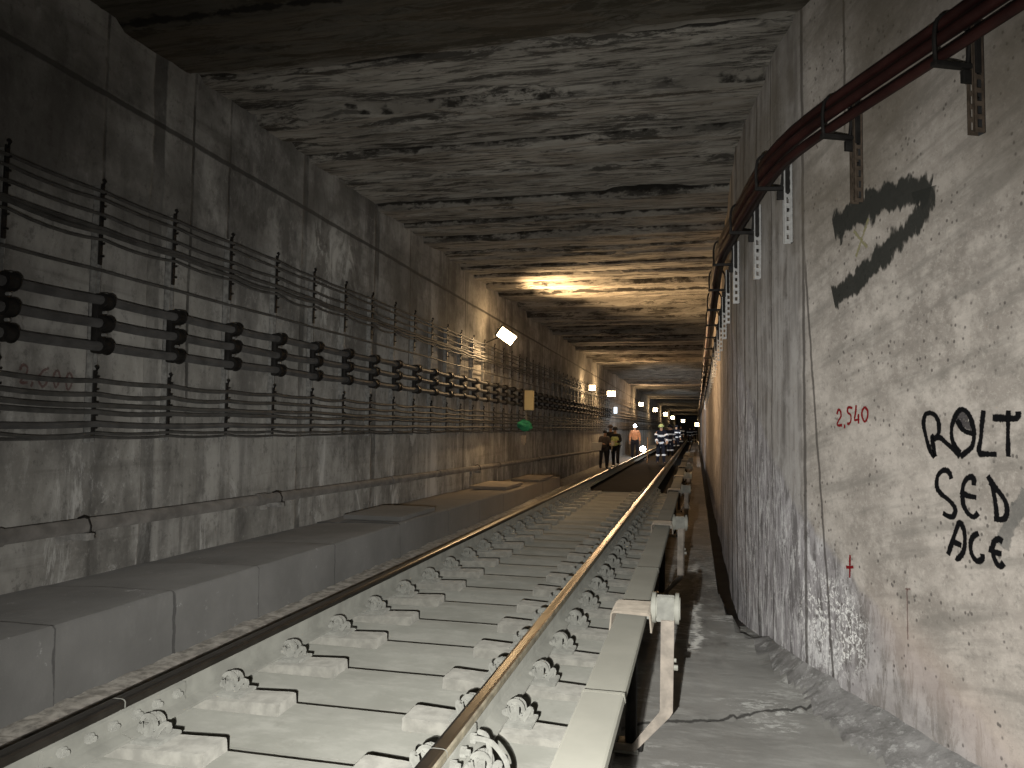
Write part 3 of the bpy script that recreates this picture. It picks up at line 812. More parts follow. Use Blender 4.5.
def make_wbracket(kind, z0=-.40):
    # local x: away from wall into tunnel, y along wall, z up
    e = empty('wall_bracket', 'x', 'bracket', (0, 0, 0), 'slotted brackets on the right wall')
    bm = bm_new(); cm = 'galvr' if kind else 'brown'
    z1 = .20
    w = .022
    D = .058
    for sy in (-1, 1):      # both flanges of the channel are slotted
        ya, yb = (-w, -w+.003) if sy < 0 else (w-.003, w)
        box(bm, .0, .016, ya, yb, z0, z1); box(bm, D-.016, D, ya, yb, z0, z1)
        zc = z0
        while zc < z1-.02:
            box(bm, .016, D-.016, ya, yb, zc, zc+.022); zc += .062
    box(bm, D-.003, D, -w, -w+.012, z0, z1); box(bm, D-.003, D, w-.012, w, z0, z1)
    box(bm, .0, .004, -w, w, z0, z1, mi=1)
    finish('slotted_channel', bm, [M[cm], M['perf']], e)
    bm = bm_new()
    box(bm, .02, .25, -.018, .018, -.035, -.012, .004); box(bm, .02, .05, -.03, .03, -.06, .20, .005)
    box(bm, .03, .10, -.012, .012, -.10, -.04, .004)
    finish('cable_arm', bm, M['darksteel'], e)
    bm = bm_new(); tube(bm, spline([(.07, 0, -.02), (.06, 0, .1), (.09, 0, .19), (.15, 0, .215), (.22, 0, .19), (.24, 0, .1), (.235, 0, -.02)], 4), .010, 6)
    finish('cable_strap', bm, M['darksteel'], e, True)
    bm = bm_new(); cyl(bm, (.02, 0, -.17), (.036, 0, -.17), .010, 6); finish('fixing_bolt', bm, M['darksteel'], e)
    return e
b0 = make_wbracket(0, -.335); b2 = make_wbracket(0); b1 = make_wbracket(1)
sl = [1.545, .648, -.185, -1.12, -2.34, -3.6, -4.9, -6.2, -7.5, -9, -10.5, -12, -13.5, -15, -16.5, -18, -20, -22, -24, -26]
used = {0: False, 1: False, 2: False}
for k, s in enumerate([2.45]+sl):
    kind = 0 if k <= 1 else (2 if k == 2 else 1)
    src = {0: b0, 2: b2, 1: b1}[kind]
    p = wp(s, .0, 2.905+zb(s)); d = wdir(s); ang = math.atan2(d.y, d.x)
    rz = ang-PI/2+PI if True else 0
    nrm = Vector((d.y, -d.x, 0));
    if nrm.x > 0: nrm = -nrm
    rz = math.atan2(nrm.y, nrm.x)
    if k == 0: continue
    if k == 1: lab = 'dull brown bracket channel nearest the camera under the red cables'
    elif k == 2: lab = 'dull bracket channel above the dark arrow stain on the right wall'
    else: lab = ordw(k-2)+' bright slotted bracket under the red cables, counting away from the camera'
    if not used[kind]: o = src; used[kind] = True; o.location = p; o.rotation_euler = (0, 0, rz); o['label'] = lab
    else: o = copy_tree(src, p, rz, lab)

# ------------------------------------------------------------------ marks on the walls
MG = mat_mark('black_spray_paint', (.008, .008, .009), .27, 90, amt=.34)
MGs = mat_mark('thin_black_spray_haze', (.02, .018, .03), .12, 40, amt=.3, maxa=.62)
MR = mat_mark('red_marking_paint', (.33, .015, .02), .24, 120, amt=.4, maxa=.9)
MRf = mat_mark('faded_red_marking_paint', (.20, .05, .045), .2, 90, amt=.7, maxa=.42)
MY = mat_mark('pale_yellow_chalk', (.48, .45, .24), .18, 90, amt=.8, maxa=.65)
MA = mat_mark('dark_damp_stain', (.06, .062, .055), .25, 17, (1, 1, .4), amt=.95, maxa=.82)
MGr = mat_mark('grey_smudge_paint', (.22, .225, .215), .25, 30, amt=.7, maxa=.42)
def mark(name, strokes, width, mat, lab, on='right', k=6, lift=.005, subs=None):
    bm = bm_new(); uvl = bm.loops.layers.uv.new('UVMap')
    for si, st in enumerate(strokes):
        P = spline([(a, b, 0) for a, b in st], k)
        if len(P) == 2: P = [P[0]+(P[1]-P[0])*t/4 for t in range(5)]
        n = len(P); L = []; acc = 0; wd = width[si] if isinstance(width, (list, tuple)) else width
        # extend the ends a little so that the soft edge stays inside
        rows = []
        for i, p in enumerate(P):
            t = (P[min(i+1, n-1)]-P[max(i-1, 0)]).normalized(); nn = Vector((-t.y, t.x, 0))
            if i: acc += (p-P[i-1]).length
            w_ = wd*(1+.12*math.sin(acc*40+si))
            r = []
            for v in (0, .25, .5, .75, 1):
                q = p+nn*(v-.5)*2*w_
                co = wp(q.x, lift+.0012*si, q.y) if on == 'right' else Vector((XL+.014+.0006*si, q.x, q.y))
                r.append((bm.verts.new(co), (acc, v)))
            rows.append(r)
        for i in range(n-1):
            for j in range(4):
                q = (rows[i][j], rows[i+1][j], rows[i+1][j+1], rows[i][j+1])
                f = bm.faces.new([a[0] for a in q])
                for l, a in zip(f.loops, q): l[uvl].uv = a[1]
    o = finish(name, bm, mat, wall_right if on == 'right' else wall_left)
    o['label'] = lab; return o
GL = {
'R': [[(1.207, 1.072), (1.172, 1.112), (1.144, 1.184), (1.132, 1.237), (1.143, 1.279), (1.172, 1.291), (1.212, 1.28), (1.238, 1.242), (1.235, 1.191), (1.209, 1.162), (1.191, 1.175), (1.201, 1.113), (1.211, 1.075)], [(1.209, 1.165), (1.245, 1.17), (1.293, 1.141), (1.346, 1.108), (1.376, 1.082)]],
'O': [[(1.376, 1.082), (1.418, 1.108), (1.451, 1.135), (1.464, 1.188), (1.454, 1.241), (1.43, 1.285), (1.391, 1.305), (1.358, 1.286), (1.33, 1.236), (1.322, 1.192), (1.331, 1.147), (1.36, 1.113), (1.379, 1.101)], [(1.36, 1.256), (1.383, 1.222), (1.415, 1.2), (1.459, 1.191)]],
'L': [[(1.522, 1.298), (1.513, 1.241), (1.502, 1.165), (1.491, 1.122), (1.5, 1.101), (1.53, 1.1), (1.593, 1.101)]],
'T': [[(1.574, 1.264), (1.618, 1.262), (1.663, 1.26), (1.71, 1.263), (1.714, 1.29)], [(1.664, 1.295), (1.659, 1.204), (1.657, 1.093)]],
'S': [[(1.315, 0.973), (1.299, 1.006), (1.26, 1.01), (1.224, 0.979), (1.218, 0.928), (1.248, 0.895), (1.304, 0.866), (1.336, 0.832), (1.323, 0.797), (1.293, 0.792), (1.255, 0.805)]],
'E': [[(1.457, 0.953), (1.454, 0.988), (1.422, 0.986), (1.393, 0.954), (1.384, 0.904), (1.39, 0.856), (1.418, 0.82), (1.453, 0.809), (1.479, 0.83)], [(1.372, 0.918), (1.412, 0.904), (1.471, 0.899)]],
'D': [[(1.539, 1.003), (1.564, 0.967), (1.573, 0.921), (1.583, 0.859), (1.585, 0.813)], [(1.553, 0.977), (1.603, 0.935), (1.637, 0.893), (1.643, 0.848), (1.621, 0.818), (1.57, 0.814)]],
'A': [[(1.284, 0.609), (1.316, 0.682), (1.347, 0.748), (1.364, 0.771), (1.387, 0.747), (1.394, 0.694), (1.385, 0.644), (1.351, 0.602), (1.334, 0.605)], [(1.32, 0.677), (1.373, 0.666)]],
'C': [[(1.478, 0.738), (1.446, 0.719), (1.428, 0.681), (1.436, 0.634), (1.467, 0.61), (1.496, 0.624), (1.498, 0.648)]],
'E2': [[(1.615, 0.72), (1.59, 0.728), (1.564, 0.707), (1.559, 0.672), (1.569, 0.633), (1.597, 0.61), (1.619, 0.628)], [(1.537, 0.677), (1.573, 0.668), (1.609, 0.666)]]}
for k, st in GL.items():
    mark('graffiti_letter', st, [.019]*len(st) if k not in 'T' else [.022, .017], MG, 'black sprayed letter '+k[0])
mark('graffiti_haze', [[(1.35, 1.262), (1.385, 1.28), (1.43, 1.262)], [(1.37, 1.24), (1.41, 1.235), (1.45, 1.22)]], .045, MGs, 'thin black spray haze in the letter O', lift=.003)
for k, st in {
 '2': [[(0.391, 1.295), (0.407, 1.321), (0.427, 1.314), (0.432, 1.282), (0.405, 1.255), (0.396, 1.23), (0.443, 1.23)]],
 'comma': [[(0.469, 1.234), (0.466, 1.211)]],
 '5': [[(0.545, 1.329), (0.505, 1.333), (0.499, 1.306), (0.527, 1.288), (0.529, 1.257), (0.509, 1.237), (0.492, 1.241)]],
 '4': [[(0.581, 1.345), (0.575, 1.304), (0.565, 1.261), (0.604, 1.264)], [(0.602, 1.294), (0.603, 1.239)]],
 '0': [[(0.661, 1.333), (0.637, 1.313), (0.634, 1.28), (0.657, 1.25), (0.681, 1.273), (0.685, 1.309), (0.661, 1.333)]]}.items():
    mark('painted_numeral', st, .0115, MR, 'red painted '+k)
mark('painted_cross', [[(0.505, 0.48), (0.5, 0.348)], [(0.468, 0.402), (0.538, 0.416)]], .013, MR, 'red painted cross')
mark('painted_datum_mark', [[(0.974, 0.382), (1.015, 0.39)], [(0.99, 0.385), (0.991, 0.127)]], .007, MRf, 'faint red painted T mark')
mark('arrow_stain', [[(0.38, 2.42), (0.538, 2.455), (0.713, 2.46), (0.876, 2.478), (1.042, 2.456), (1.209, 2.40)], [(1.18, 2.43), (1.163, 2.33), (1.037, 2.258), (0.886, 2.193), (0.648, 2.079), (0.372, 1.991)]], [.115, .095], MA, 'dark ragged stain shaped like an arrowhead', k=10)
mark('chalk_cross', [[(0.721, 2.398), (0.652, 2.289), (0.602, 2.204)], [(0.585, 2.36), (0.652, 2.289), (0.708, 2.234)]], .017, MY, 'pale yellow chalk X', lift=.008)
mark('grey_smudge', [[(1.60, .70), (1.66, .80), (1.75, .95)]], .05, MGr, 'grey smudge beside the graffiti', lift=.003)
zt = 1.475
LM = {'2': [[(3.78, 1.50), (3.80, 1.535), (3.83, 1.525), (3.83, 1.49), (3.79, 1.43), (3.84, 1.43)]], 'comma': [[(3.875, 1.435), (3.865, 1.405)]],
 '6': [[(3.99, 1.53), (3.94, 1.50), (3.92, 1.45), (3.95, 1.41), (3.98, 1.44), (3.96, 1.47), (3.93, 1.46)]],
 '0': [[(4.05, 1.52), (4.03, 1.47), (4.05, 1.41), (4.08, 1.46), (4.07, 1.51), (4.05, 1.52)]], '0b': [[(4.15, 1.51), (4.13, 1.46), (4.15, 1.40), (4.18, 1.45), (4.17, 1.50), (4.15, 1.51)]]}
for k, st in LM.items(): mark('painted_numeral', st, .014, MRf, 'faded red painted '+k.replace('b', ''), on='left')

# ------------------------------------------------------------------ lamps and the yellow box
def flood(loc, size, aim, lab, mat, arm=True, roll=0.):
    e = empty('work_lamp', lab, 'lamp', loc)
    d = Vector(aim).normalized(); q = d.to_track_quat('Z', 'Y') @ Matrix.Rotation(roll, 4, 'Z').to_quaternion()
    e.rotation_mode = 'QUATERNION'; e.rotation_quaternion = q
    w, hgt = size
    bm = bm_new(); box(bm, -w/2-.02, w/2+.02, -hgt/2-.02, hgt/2+.02, -.09, -.004, .012)
    for k in range(5): box(bm, -w/2, w/2, -hgt/2+hgt*k/4-.003, -hgt/2+hgt*k/4+.003, -.12, -.085)
    finish('lamp_housing', bm, M['black'], e)
    bm = bm_new(); box(bm, -w/2, w/2, -hgt/2, hgt/2, -.004, .0005); finish('lamp_glass', bm, mat, e)
    if arm:
        bm = bm_new(); tube(bm, [(-w/2-.03, 0, -.05), (-w/2-.03, 0, -.16), (w/2+.03, 0, -.16), (w/2+.03, 0, -.05)], .008, 6)
        tube(bm, [Vector((0, 0, -.16)), q.inverted() @ (Vector((XL+.03, loc[1], loc[2]-.12))-Vector(loc))], .012, 6)
        finish('lamp_arm', bm, M['darksteel'], e)
    return e
def light(name, kind, loc, energy, col, size=.1, aim=None, spot=None, blend=.5, lab=None):
    l = bpy.data.lights.new(name, kind); l.energy = energy; l.color = col
    if kind == 'AREA': l.shape = 'RECTANGLE'; l.size = size; l.size_y = size*.6
    else: l.shadow_soft_size = size
    if kind == 'SPOT': l.spot_size = spot; l.spot_blend = blend
    o = bpy.data.objects.new(name, l); C.objects.link(o); o.location = loc
    if aim is not None: o.rotation_euler = (Vector(aim)-Vector(loc)).to_track_quat('-Z', 'Y').to_euler()
    return o
WARM = (1, .66, .34)
flood((-3.52, 14.2, 2.92), (.34, .20), (.35, -.85, -.30), 'bright warm work lamp on the left wall, nearest the camera', M['lampw'], roll=-.58)
light('work_lamp_light', 'SPOT', (-3.40, 14.10, 2.98), 1400, WARM, .08, (-.6, 14.4, 4.1), math.radians(132), .9)
light('work_lamp_light', 'SPOT', (-3.42, 14.0, 2.78), 170, WARM, .06, (-3.95, 12.9, 1.5), math.radians(118), .6)
light('work_lamp_glow', 'POINT', (-3.45, 13.95, 2.90), 16, WARM, .12)
for k, (x, y, z, pw, sz, lab) in enumerate((
    (-3.6, 27.3, 2.60, 55, (.20, .18), 'warm work lamp at the left of the far pair on the left wall'),
    (-3.3, 30.9, 2.55, 90, (.32, .2), 'larger warm work lamp at the right of the far pair'),
    (-3.5, 51., 2.75, 70, (.26, .22), 'warm lamp above the person in the orange jacket'),
    (-3.4, 67., 2.75, 90, (.34, .3), 'warm lamp just left of the firefighters'),
    (-3.4, 90., 2.8, 90, (.42, .36), 'warm lamp right above the nearest firefighter'),
    (-3.4, 118., 2.8, 90, (.5, .4), 'warm lamp above the red cable drop behind the firefighters'),
    (-2.4, 150., 2.6, 90, (.6, .5), 'farthest warm lamp on the left, small above the tunnel end'))):
    flood((x, y, z), sz, (.25, -.95, -.1), lab, M['lampf'], True)
    light('far_lamp_light', 'POINT', (x+.05, y-.35, z-.05), pw, WARM, .15)
# ceiling in the middle distance is lit from floods that point upward
light('far_uplight', 'SPOT', (-3.3, 30.7, 2.6), 1000, (1, .6, .3), .15, (.5, 26, 4.2), math.radians(95), .5)
light('far_uplight', 'SPOT', (-3.3, 50.5, 2.7), 1500, (1, .6, .3), .15, (.2, 44, 4.2), math.radians(90), .5)
# lamp on the right side far off
flood((.15, 112., 1.75), (.5, .5), (0, -1, 0), 'far orange lamp low by the right wall', M['lampf'], False)
light('far_lamp_light', 'POINT', (.1, 111., 1.7), 60, WARM, .2)
# stand for the lamp: it hangs on the wall cable bracket, a small post
bm = bm_new(); box(bm, .12, .27, 111.9, 112.3, 1.66, 1.70); box(bm, .2, .385, 112.0, 112.1, 1.6, 1.66)
tag(finish('lamp_shelf', bm, M['darksteel']), 'dark shelf carrying the far orange lamp on the right wall', 'shelf')

e = empty('junction_box', 'yellowish cream electrical box on the left cable racks', 'box', (-3.60, 16.7, 1.78))
bm = bm_new(); box(bm, -.10, .10, -.06, .06, -.22, .22, .012); finish('box_body', bm, M['yellow'], e)
bm = bm_new(); box(bm, -.125, -.10, -.07, .07, -.24, .24, .004); box(bm, -.25, -.10, .0, .03, .18, .21); finish('box_side_panel', bm, M['brown'], e)
bm = bm_new(); tube(bm, [(-.07, 0, -.22), (-.08, 0, -.75), (-.08, 0, -.98)], .022, 8); finish('conduit', bm, M['pipe2'], e)
bm = bm_new(); bmesh.ops.create_icosphere(bm, subdivisions=3, radius=.15)
for v in bm.verts:
    v.co = Vector((v.co.x*1.1, v.co.y*.5, v.co.z*.75))*(1+.5*fbm(v.co.x*9, v.co.y*9, v.co.z*9))
o = finish('green_wrap', bm, M['green']); o.location = (-3.66, 16.62, 1.22); tag(o, 'green plastic wrap tied below the yellowish box', 'wrap')
bm = bm_new(); box(bm, -.05, .05, -.05, .05, -.1, .07, .015); cyl(bm, (0, 0, -.14), (0, 0, -.09), .03, 10)
o = finish('socket_box', bm, M['clampband']); o.location = (-3.70, 16.6, .93); tag(o, 'small pale socket box hanging under the green wrap', 'box')
# pale sign on wall, far
bm = bm_new(); box(bm, -.08, .08, -.02, .02, -.15, .15, .01); o = finish('number_plate', bm, M['lamps']); o.location = (-3.72, 36.7, 2.02); tag(o, 'small glowing white panel on the left wall beyond the far lamp pair', 'sign')

# ------------------------------------------------------------------ people
def skin_mesh(name, verts, edges, radii, mat, parent, sub=1, root=0):
    me = bpy.data.meshes.new(name); me.from_pydata(verts, edges, [])
    o = bpy.data.objects.new(name, me); C.objects.link(o)
    md = o.modifiers.new('s', 'SKIN'); md.use_smooth_shade = True
    sv = me.skin_vertices[0].data
    for i, r in enumerate(radii):
        sv[i].radius = (r, r) if not isinstance(r, tuple) else r
        sv[i].use_root = (i == root)
    m2 = o.modifiers.new('b', 'SUBSURF'); m2.levels = sub; m2.render_levels = sub
    dg = bpy.context.evaluated_depsgraph_get(); nm = bpy.data.meshes.new_from_object(o.evaluated_get(dg))
    bpy.data.objects.remove(o); bpy.data.meshes.remove(me)
    nm.name = name; nm.materials.clear(); nm.materials.append(mat)
    for p in nm.polygons: p.use_smooth = True
    o = bpy.data.objects.new(name, nm); C.objects.link(o); o.parent = parent
    return o
def person(lab, loc, h, rz, jacket, trousers, bend=0., stride=.2, arms='down', helmet=None, bands=False, lamp=False, vest=None, grp=None):
    e = empty('person', lab, 'person', loc, grp); e.rotation_euler = (0, 0, rz)
    s = h/1.75
    def b(z, y=0.):    # lean the upper body forward (-y) by bend from the hips
        dz = z-.95
        if dz <= 0: return y, z
        return y-math.sin(bend)*dz, .95+math.cos(bend)*dz
    def V(x, y, z): yy, zz = b(z, y); return (x*s, yy*s, zz*s)
    hip = V(0, 0, .95); st = stride/2
    J = {'pel': hip, 'wai': V(0, 0, 1.1), 'che': V(0, 0, 1.32), 'nec': V(0, -.01, 1.50), 'hd0': V(0, -.03, 1.58), 'hd1': V(0, -.03, 1.69)}
    for sd, sx in (('l', -1), ('r', 1)):
        J['hp'+sd] = (sx*.10*s, 0, .90*s); J['kn'+sd] = (sx*.12*s, (-sx*st*.6-.03)*s, .49*s); J['an'+sd] = (sx*.13*s, -sx*st*s, .09*s); J['to'+sd] = (sx*.15*s, (-sx*st-.16)*s, .04*s)
        J['sh'+sd] = V(sx*.19, 0, 1.43)
        shp = Vector(J['sh'+sd])
        if arms == 'down': J['el'+sd] = tuple(shp+Vector((sx*.06, .0, -.27))*s); J['wr'+sd] = tuple(shp+Vector((sx*.07, -.10, -.51))*s)
        elif arms == 'hold': J['el'+sd] = tuple(shp+Vector((sx*.07, -.05, -.26))*s); J['wr'+sd] = tuple(shp+Vector((-sx*.02, -.27, -.27))*s)
        elif arms == 'reach': J['el'+sd] = tuple(shp+Vector((sx*.06, -.14, -.24))*s); J['wr'+sd] = tuple(shp+Vector((sx*.03, -.30, -.42))*s)
        w = Vector(J['wr'+sd]); el = Vector(J['el'+sd]); d = (w-el).normalized()
        J['ha'+sd] = tuple(w+d*.07*s)
    ks = list(J); ix = {k: i for i, k in enumerate(ks)}
    E = [('pel', 'wai'), ('wai', 'che'), ('che', 'nec'), ('nec', 'hd0'), ('hd0', 'hd1')]
    for sd in 'lr': E += [('pel', 'hp'+sd), ('hp'+sd, 'kn'+sd), ('kn'+sd, 'an'+sd), ('an'+sd, 'to'+sd), ('che', 'sh'+sd), ('sh'+sd, 'el'+sd), ('el'+sd, 'wr'+sd), ('wr'+sd, 'ha'+sd)]
    R = {'pel': .13, 'wai': .12, 'che': .14, 'nec': .055, 'hd0': .075, 'hd1': .085, 'hp': .09, 'kn': .06, 'an': .042, 'to': .035, 'sh': .06, 'el': .043, 'wr': .032, 'ha': .035}
    verts = [J[k] for k in ks]; edges = [(ix[a], ix[c]) for a, c in E]
    # fingers rooted in each palm
    rad = [s*R.get(k, R.get(k[:2], .05)) for k in ks]
    for sd, sx in (('l', -1), ('r', 1)):
        w = Vector(J['wr'+sd]); hh = Vector(J['ha'+sd]); d = (hh-w).normalized(); sdv = d.cross(Vector((0, 0, 1)) if abs(d.z) < .9 else Vector((0, 1, 0))).normalized()
        for q, ln in ((-1.5, .06), (-.5, .075), (.5, .07), (1.5, .055)):
            i0 = len(verts); verts.append(tuple(hh+sdv*q*.019*s+d*.03*s)); verts.append(tuple(hh+sdv*q*.02*s+d*(.03+ln)*s)); rad += [.010*s, .008*s]; edges += [(ix['ha'+sd], i0), (i0, i0+1)]
        i0 = len(verts); verts.append(tuple(hh+sdv*-2.4*.019*s-d*.01*s)); verts.append(tuple(hh+sdv*-3.1*.019*s+d*.03*s)); rad += [.011*s, .009*s]; edges += [(ix['ha'+sd], i0), (i0, i0+1)]
    body = skin_mesh('body', verts, edges, rad, M['skin'], e)
    jk = ['pel', 'wai', 'che', 'nec'] + [a+sd for sd in 'lr' for a in ('sh', 'el', 'wr')]
    jE = [('pel', 'wai'), ('wai', 'che'), ('che', 'nec')]+[(a+sd, c+sd) for sd in 'lr' for a, c in (('sh', 'el'), ('el', 'wr'))]+[('che', 'shl'), ('che', 'shr')]
    jr = {'pel': .18, 'wai': .175, 'che': .185, 'nec': .08, 'sh': .095, 'el': .070, 'wr': .056}
    ji = {k: i for i, k in enumerate(jk)}
    jo = skin_mesh('jacket', [J[k] for k in jk], [(ji[a], ji[c]) for a, c in jE], [s*jr.get(k, jr.get(k[:2], .06)) for k in jk], jacket, e)
    tk = ['pel']+[a+sd for sd in 'lr' for a in ('hp', 'kn', 'an', 'to')]; ti = {k: i for i, k in enumerate(tk)}
    tE = [(ti['pel'], ti['hp'+sd]) for sd in 'lr']+[(ti[a+sd], ti[c+sd]) for sd in 'lr' for a, c in (('hp', 'kn'), ('kn', 'an'), ('an', 'to'))]
    skin_mesh('trousers', [J[k] for k in tk], tE, [s*{'pel': .155, 'hp': .115, 'kn': .085, 'an': .066, 'to': .048}[k[:3] if k == 'pel' else k[:2]] for k in tk], trousers, e)
    hd = Vector(J['hd1'])
    # face
    bm = bm_new()
    for sx in (-1, 1):
        bmesh.ops.create_icosphere(bm, subdivisions=1, radius=.013*s, matrix=Matrix.Translation(hd+Vector((sx*.032*s, -.083*s, -.03*s))))
    finish('eyes', bm, M['black'], e)
    bm = bm_new(); bmesh.ops.create_icosphere(bm, subdivisions=2, radius=.016*s, matrix=Matrix.Translation(hd+Vector((0, -.093*s, -.055*s)))); finish('nose', bm, M['skin'], e, True)
    # helmet with brim, or hair
    bm = bm_new(); bmesh.ops.create_uvsphere(bm, u_segments=16, v_segments=10, radius=.128*s if helmet else .105*s, matrix=Matrix.Translation(hd+Vector((0, .01*s, .0))))
    for v in list(bm.verts):
        if v.co.z < hd.z-(.02*s): v.co.z = hd.z-.02*s
    if helmet:
        tube(bm, [hd+Vector((0, 0, -.02*s)), hd+Vector((0, 0, -.005*s))], .155*s, 16)
    finish('helmet' if helmet else 'hair', bm, helmet or M['dkcl'], e, True)
    if bands:
        def ring(p, q, r, hgt):
            p = Vector(p); q = Vector(q); d = (q-p).normalized(); bm = bm_new()
            tube(bm, [p-d*hgt/2, p+d*hgt/2], r, 14); return bm
        for a, c, t, r in [('pel', 'wai', .1, .19), ('che', 'wai', .1, .2)]+[('sh'+x, 'el'+x, .6, .092) for x in 'lr']+[('el'+x, 'wr'+x, .75, .073) for x in 'lr']+[('kn'+x, 'an'+x, .3, .094) for x in 'lr']:
            p = Vector(J[a]).lerp(Vector(J[c]), t); bm = ring(p, J[c], r*s, .075*s)
            finish('reflective_band', bm, M['reflect'], e, True)
    if vest:
        bm = bm_new(); p = Vector(J['che']); q = Vector(J['wai']); tube(bm, [p+Vector((0, 0, .06*s)), p, q, Vector(J['pel'])+Vector((0, 0, .04))], [.17*s, .215*s, .205*s, .2*s], 14)
        finish('vest', bm, vest, e, True)
    if lamp:
        bm = bm_new(); cyl(bm, hd+Vector((0, -.12*s, .05*s)), hd+Vector((0, -.17*s, .05*s)), .075*s, 14); finish('head_lamp', bm, M['lampc'], e)
    return e, J
def ground(x, y): return floor_h(x, y)+.005
person('person in a dark grey jacket standing at the left holding a pale sheet', (-3.35, 28.7, -.34), 1.42, .5, M['greycl'], M['dkcl'], .25, .1, 'hold', None)
bm = bm_new(); box(bm, -.20, .20, -.008, .008, -.15, .15, .002); o = finish('paper_sheet', bm, M['white']); o.location = (-3.55, 28.25, .50); o.rotation_euler = (.35, 0, .5); tag(o, 'pale sheet held by the person in the grey jacket', 'paper')
person('person in black standing between the grey jacket and the lime vest', (-3.22, 29.9, -.34), 1.6, .2, M['dkcl'], M['dkcl'], .05, .1, 'down', M['greycl'])
person('person in dark clothes with a lime yellow vest at the left of the track', (-2.98, 29.6, -.34), 1.52, -.3, M['dkcl'], M['dkcl'], .1, .15, 'hold', M['dkcl'], vest=M['lime'])
bm = bm_new(); tube(bm, [(0, -.01, 0), (0, .01, 0)], .11, 20); tube(bm, [(0, -.014, 0), (0, .0, 0)], .065, 20, mi=1); tube(bm, [(0, 0, -.1), (0, 0, -.3)], .015, 8)
o = finish('signal_disc', bm, [M['rust'], M['white']]); o.location = (-3.10, 29.25, .60); tag(o, 'round red and white signal disc held beside the lime vest', 'sign')
person('person in an orange jacket with a bright white head lamp', (-2.98, 39., -.35), 1.66, .1, M['orange'], M['dkcl'], .05, .25, 'down', M['white'], lamp=True)
light('head_lamp_light', 'SPOT', (-2.95, 38.7, 1.34), 50, (.85, .92, 1), .06, (-2.0, 20, -.2), math.radians(100), .8)
light('people_fill_light', 'POINT', (-2.4, 37.5, 1.0), 25, (1, .72, .5), .1)  # added point light without a lamp of its own, brightens the people
# white floodlight standing on the ground
e = empty('floor_lamp', 'round white lamp standing by the left rail right of the orange jacket', 'lamp', (-2.78, 42., -.35))
bm = bm_new(); cyl(bm, (0, -.02, .42), (0, -.06, .42), .15, 20); finish('lamp_glass', bm, M['lampc'], e)
bm = bm_new(); cyl(bm, (0, .12, .42), (0, -.02, .42), .17, 20)
tube(bm, [(0, .05, .3), (0, .05, .2)], .02, 6)
for a in (0, 2.1, 4.2): tube(bm, [(0, .05, .22), (.22*math.cos(a), .05+.22*math.sin(a), .01)], .014, 6)
finish('lamp_stand', bm, M['black'], e)
light('floor_lamp_light', 'SPOT', (-2.75, 41.8, .1), 80, (1, .95, .85), .12, (-1.5, 32, .3), math.radians(110), .6)
fg = 'firefighters on the track'
FF = [((-1.40, 32., -.225), 1.58, .15, .35, 'reach', 'nearest firefighter, stooping between the rails with white reflective bands'),
      ((-1.05+-.25, 41., -.28), 1.62, -.2, .2, 'down', 'second firefighter, just right behind the nearest one'),
      ((-1.28, 52., -.28), 1.65, .3, .1, 'down', 'third firefighter back, just right behind the second'),
      ((-1.75, 58., -.28), 1.6, .0, .25, 'hold', 'fourth firefighter back, small, left of the third'),
      ((-1.25, 68., -.28), 1.7, -.3, .05, 'down', 'fifth firefighter back, in the middle of the far group'),
      ((-.6, 76., -.40), 1.7, .4, .1, 'down', 'sixth firefighter back, tiny beyond the right rail under the last lamps'),
      ((-.2, 88., -.40), 1.7, .1, .1, 'down', 'farthest firefighter, alone on the walkway side')]
for p, h_, rz, bd, am, lab in FF:
    person(lab, p, h_, rz, M['navy'], M['navy'], bd, .25, am, M['lime'] if p[1] < 35 else M['navy'], bands=True, grp=fg)
light('firefighter_fill_light', 'SPOT', (-1.4, 24, 2.5), 1900, (.9, .95, 1), .05, (-1.3, 42, .5), math.radians(34), .7)  # spots added in mid-air, no lamp there, to brighten the firefighters
light('firefighter_fill_light', 'SPOT', (-1.9, 46, 2.6), 1500, (.9, .95, 1), .05, (-1.2, 62, .6), math.radians(36), .7)
e = empty('wooden_pole', 'thin upright wooden pole left of the nearest firefighter', 'pole', (-1.95, 32., -.23))
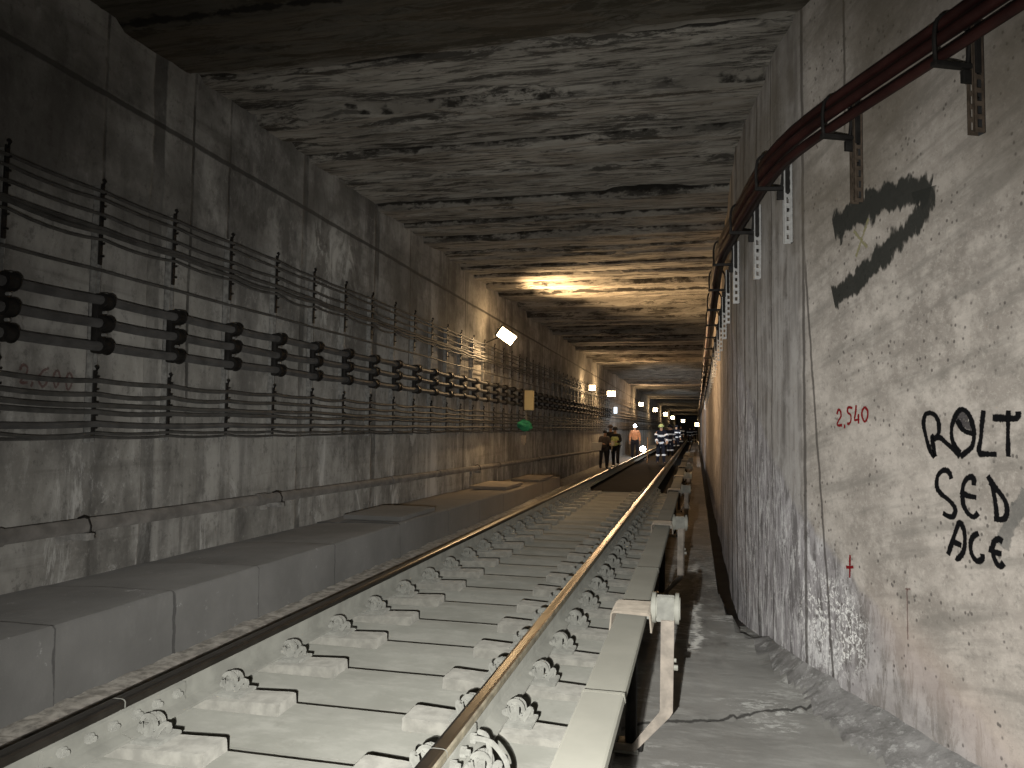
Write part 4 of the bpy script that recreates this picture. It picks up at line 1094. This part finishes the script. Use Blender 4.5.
bm = bm_new(); tube(bm, [(0, 0, 0), (.03, 0, .6), (.02, 0, 1.05)], .018, 8); finish('pole_shaft', bm, M['wood'], e, True)
# three small bits on the left rail
for k, y in enumerate((22.5, 23.6, 24.6)):
    bm = bm_new(); box(bm, -.04, .04, -.12, .12, 0, .05, .01); o = finish('track_clamp', bm, M['white']); o.location = (RX[0], y, .001)
    tag(o, ('nearest', 'middle', 'farthest')[k]+' of three pale clamps sitting on the left rail', 'clamp', 'pale clamps on the left rail')

# ------------------------------------------------------------------ light held beside the camera
light('hand_lamp', 'SPOT', (-.20, 0, .98), 660, (1, .985, .94), .010, (-.30, 4.6, -.05), math.radians(110), 1.)
light('phone_flash', 'SPOT', (-.17, 0, 1.03), 75, (1, .97, .94), .015, (-1.2, 4.0, .35), math.radians(150), 1.)

# world: no daylight in the tunnel
w = bpy.data.worlds.new('World'); bpy.context.scene.world = w; w.use_nodes = True
w.node_tree.nodes['Background'].inputs[0].default_value = (.02, .018, .016, 1); w.node_tree.nodes['Background'].inputs[1].default_value = .12

# ------------------------------------------------------------------ camera
cd = bpy.data.cameras.new('camera'); cam = bpy.data.objects.new('camera', cd); C.objects.link(cam)
cd.sensor_width = 36; cd.sensor_fit = 'HORIZONTAL'; cd.lens = 769*36/1024; cd.clip_end = 400; cd.clip_start = .02
R = Matrix(((0.972561888168647, 0.001123637421166468, -0.23264159370323687), (0.23233559459297903, -0.05618985847493243, 0.9710112621847874), (0.011981033635002698, 0.9984194695835578, 0.05490917582266297)))
# columns of R map camera (right, up, forward) to world; the third row above is built forward-positive
right = Vector((R[0][0], R[1][0], R[2][0])); up = Vector((R[0][1], R[1][1], R[2][1])); fw = Vector((R[0][2], R[1][2], R[2][2]))
mm = Matrix((right, up, -fw)).transposed().to_4x4(); mm.translation = Vector((0, 0, H)); cam.matrix_world = mm
bpy.context.scene.camera = cam
vs = bpy.context.scene.view_settings
vs.view_transform = 'Standard'; vs.look = 'None'; vs.gamma = 1; vs.use_curve_mapping = False; vs.exposure = 0.
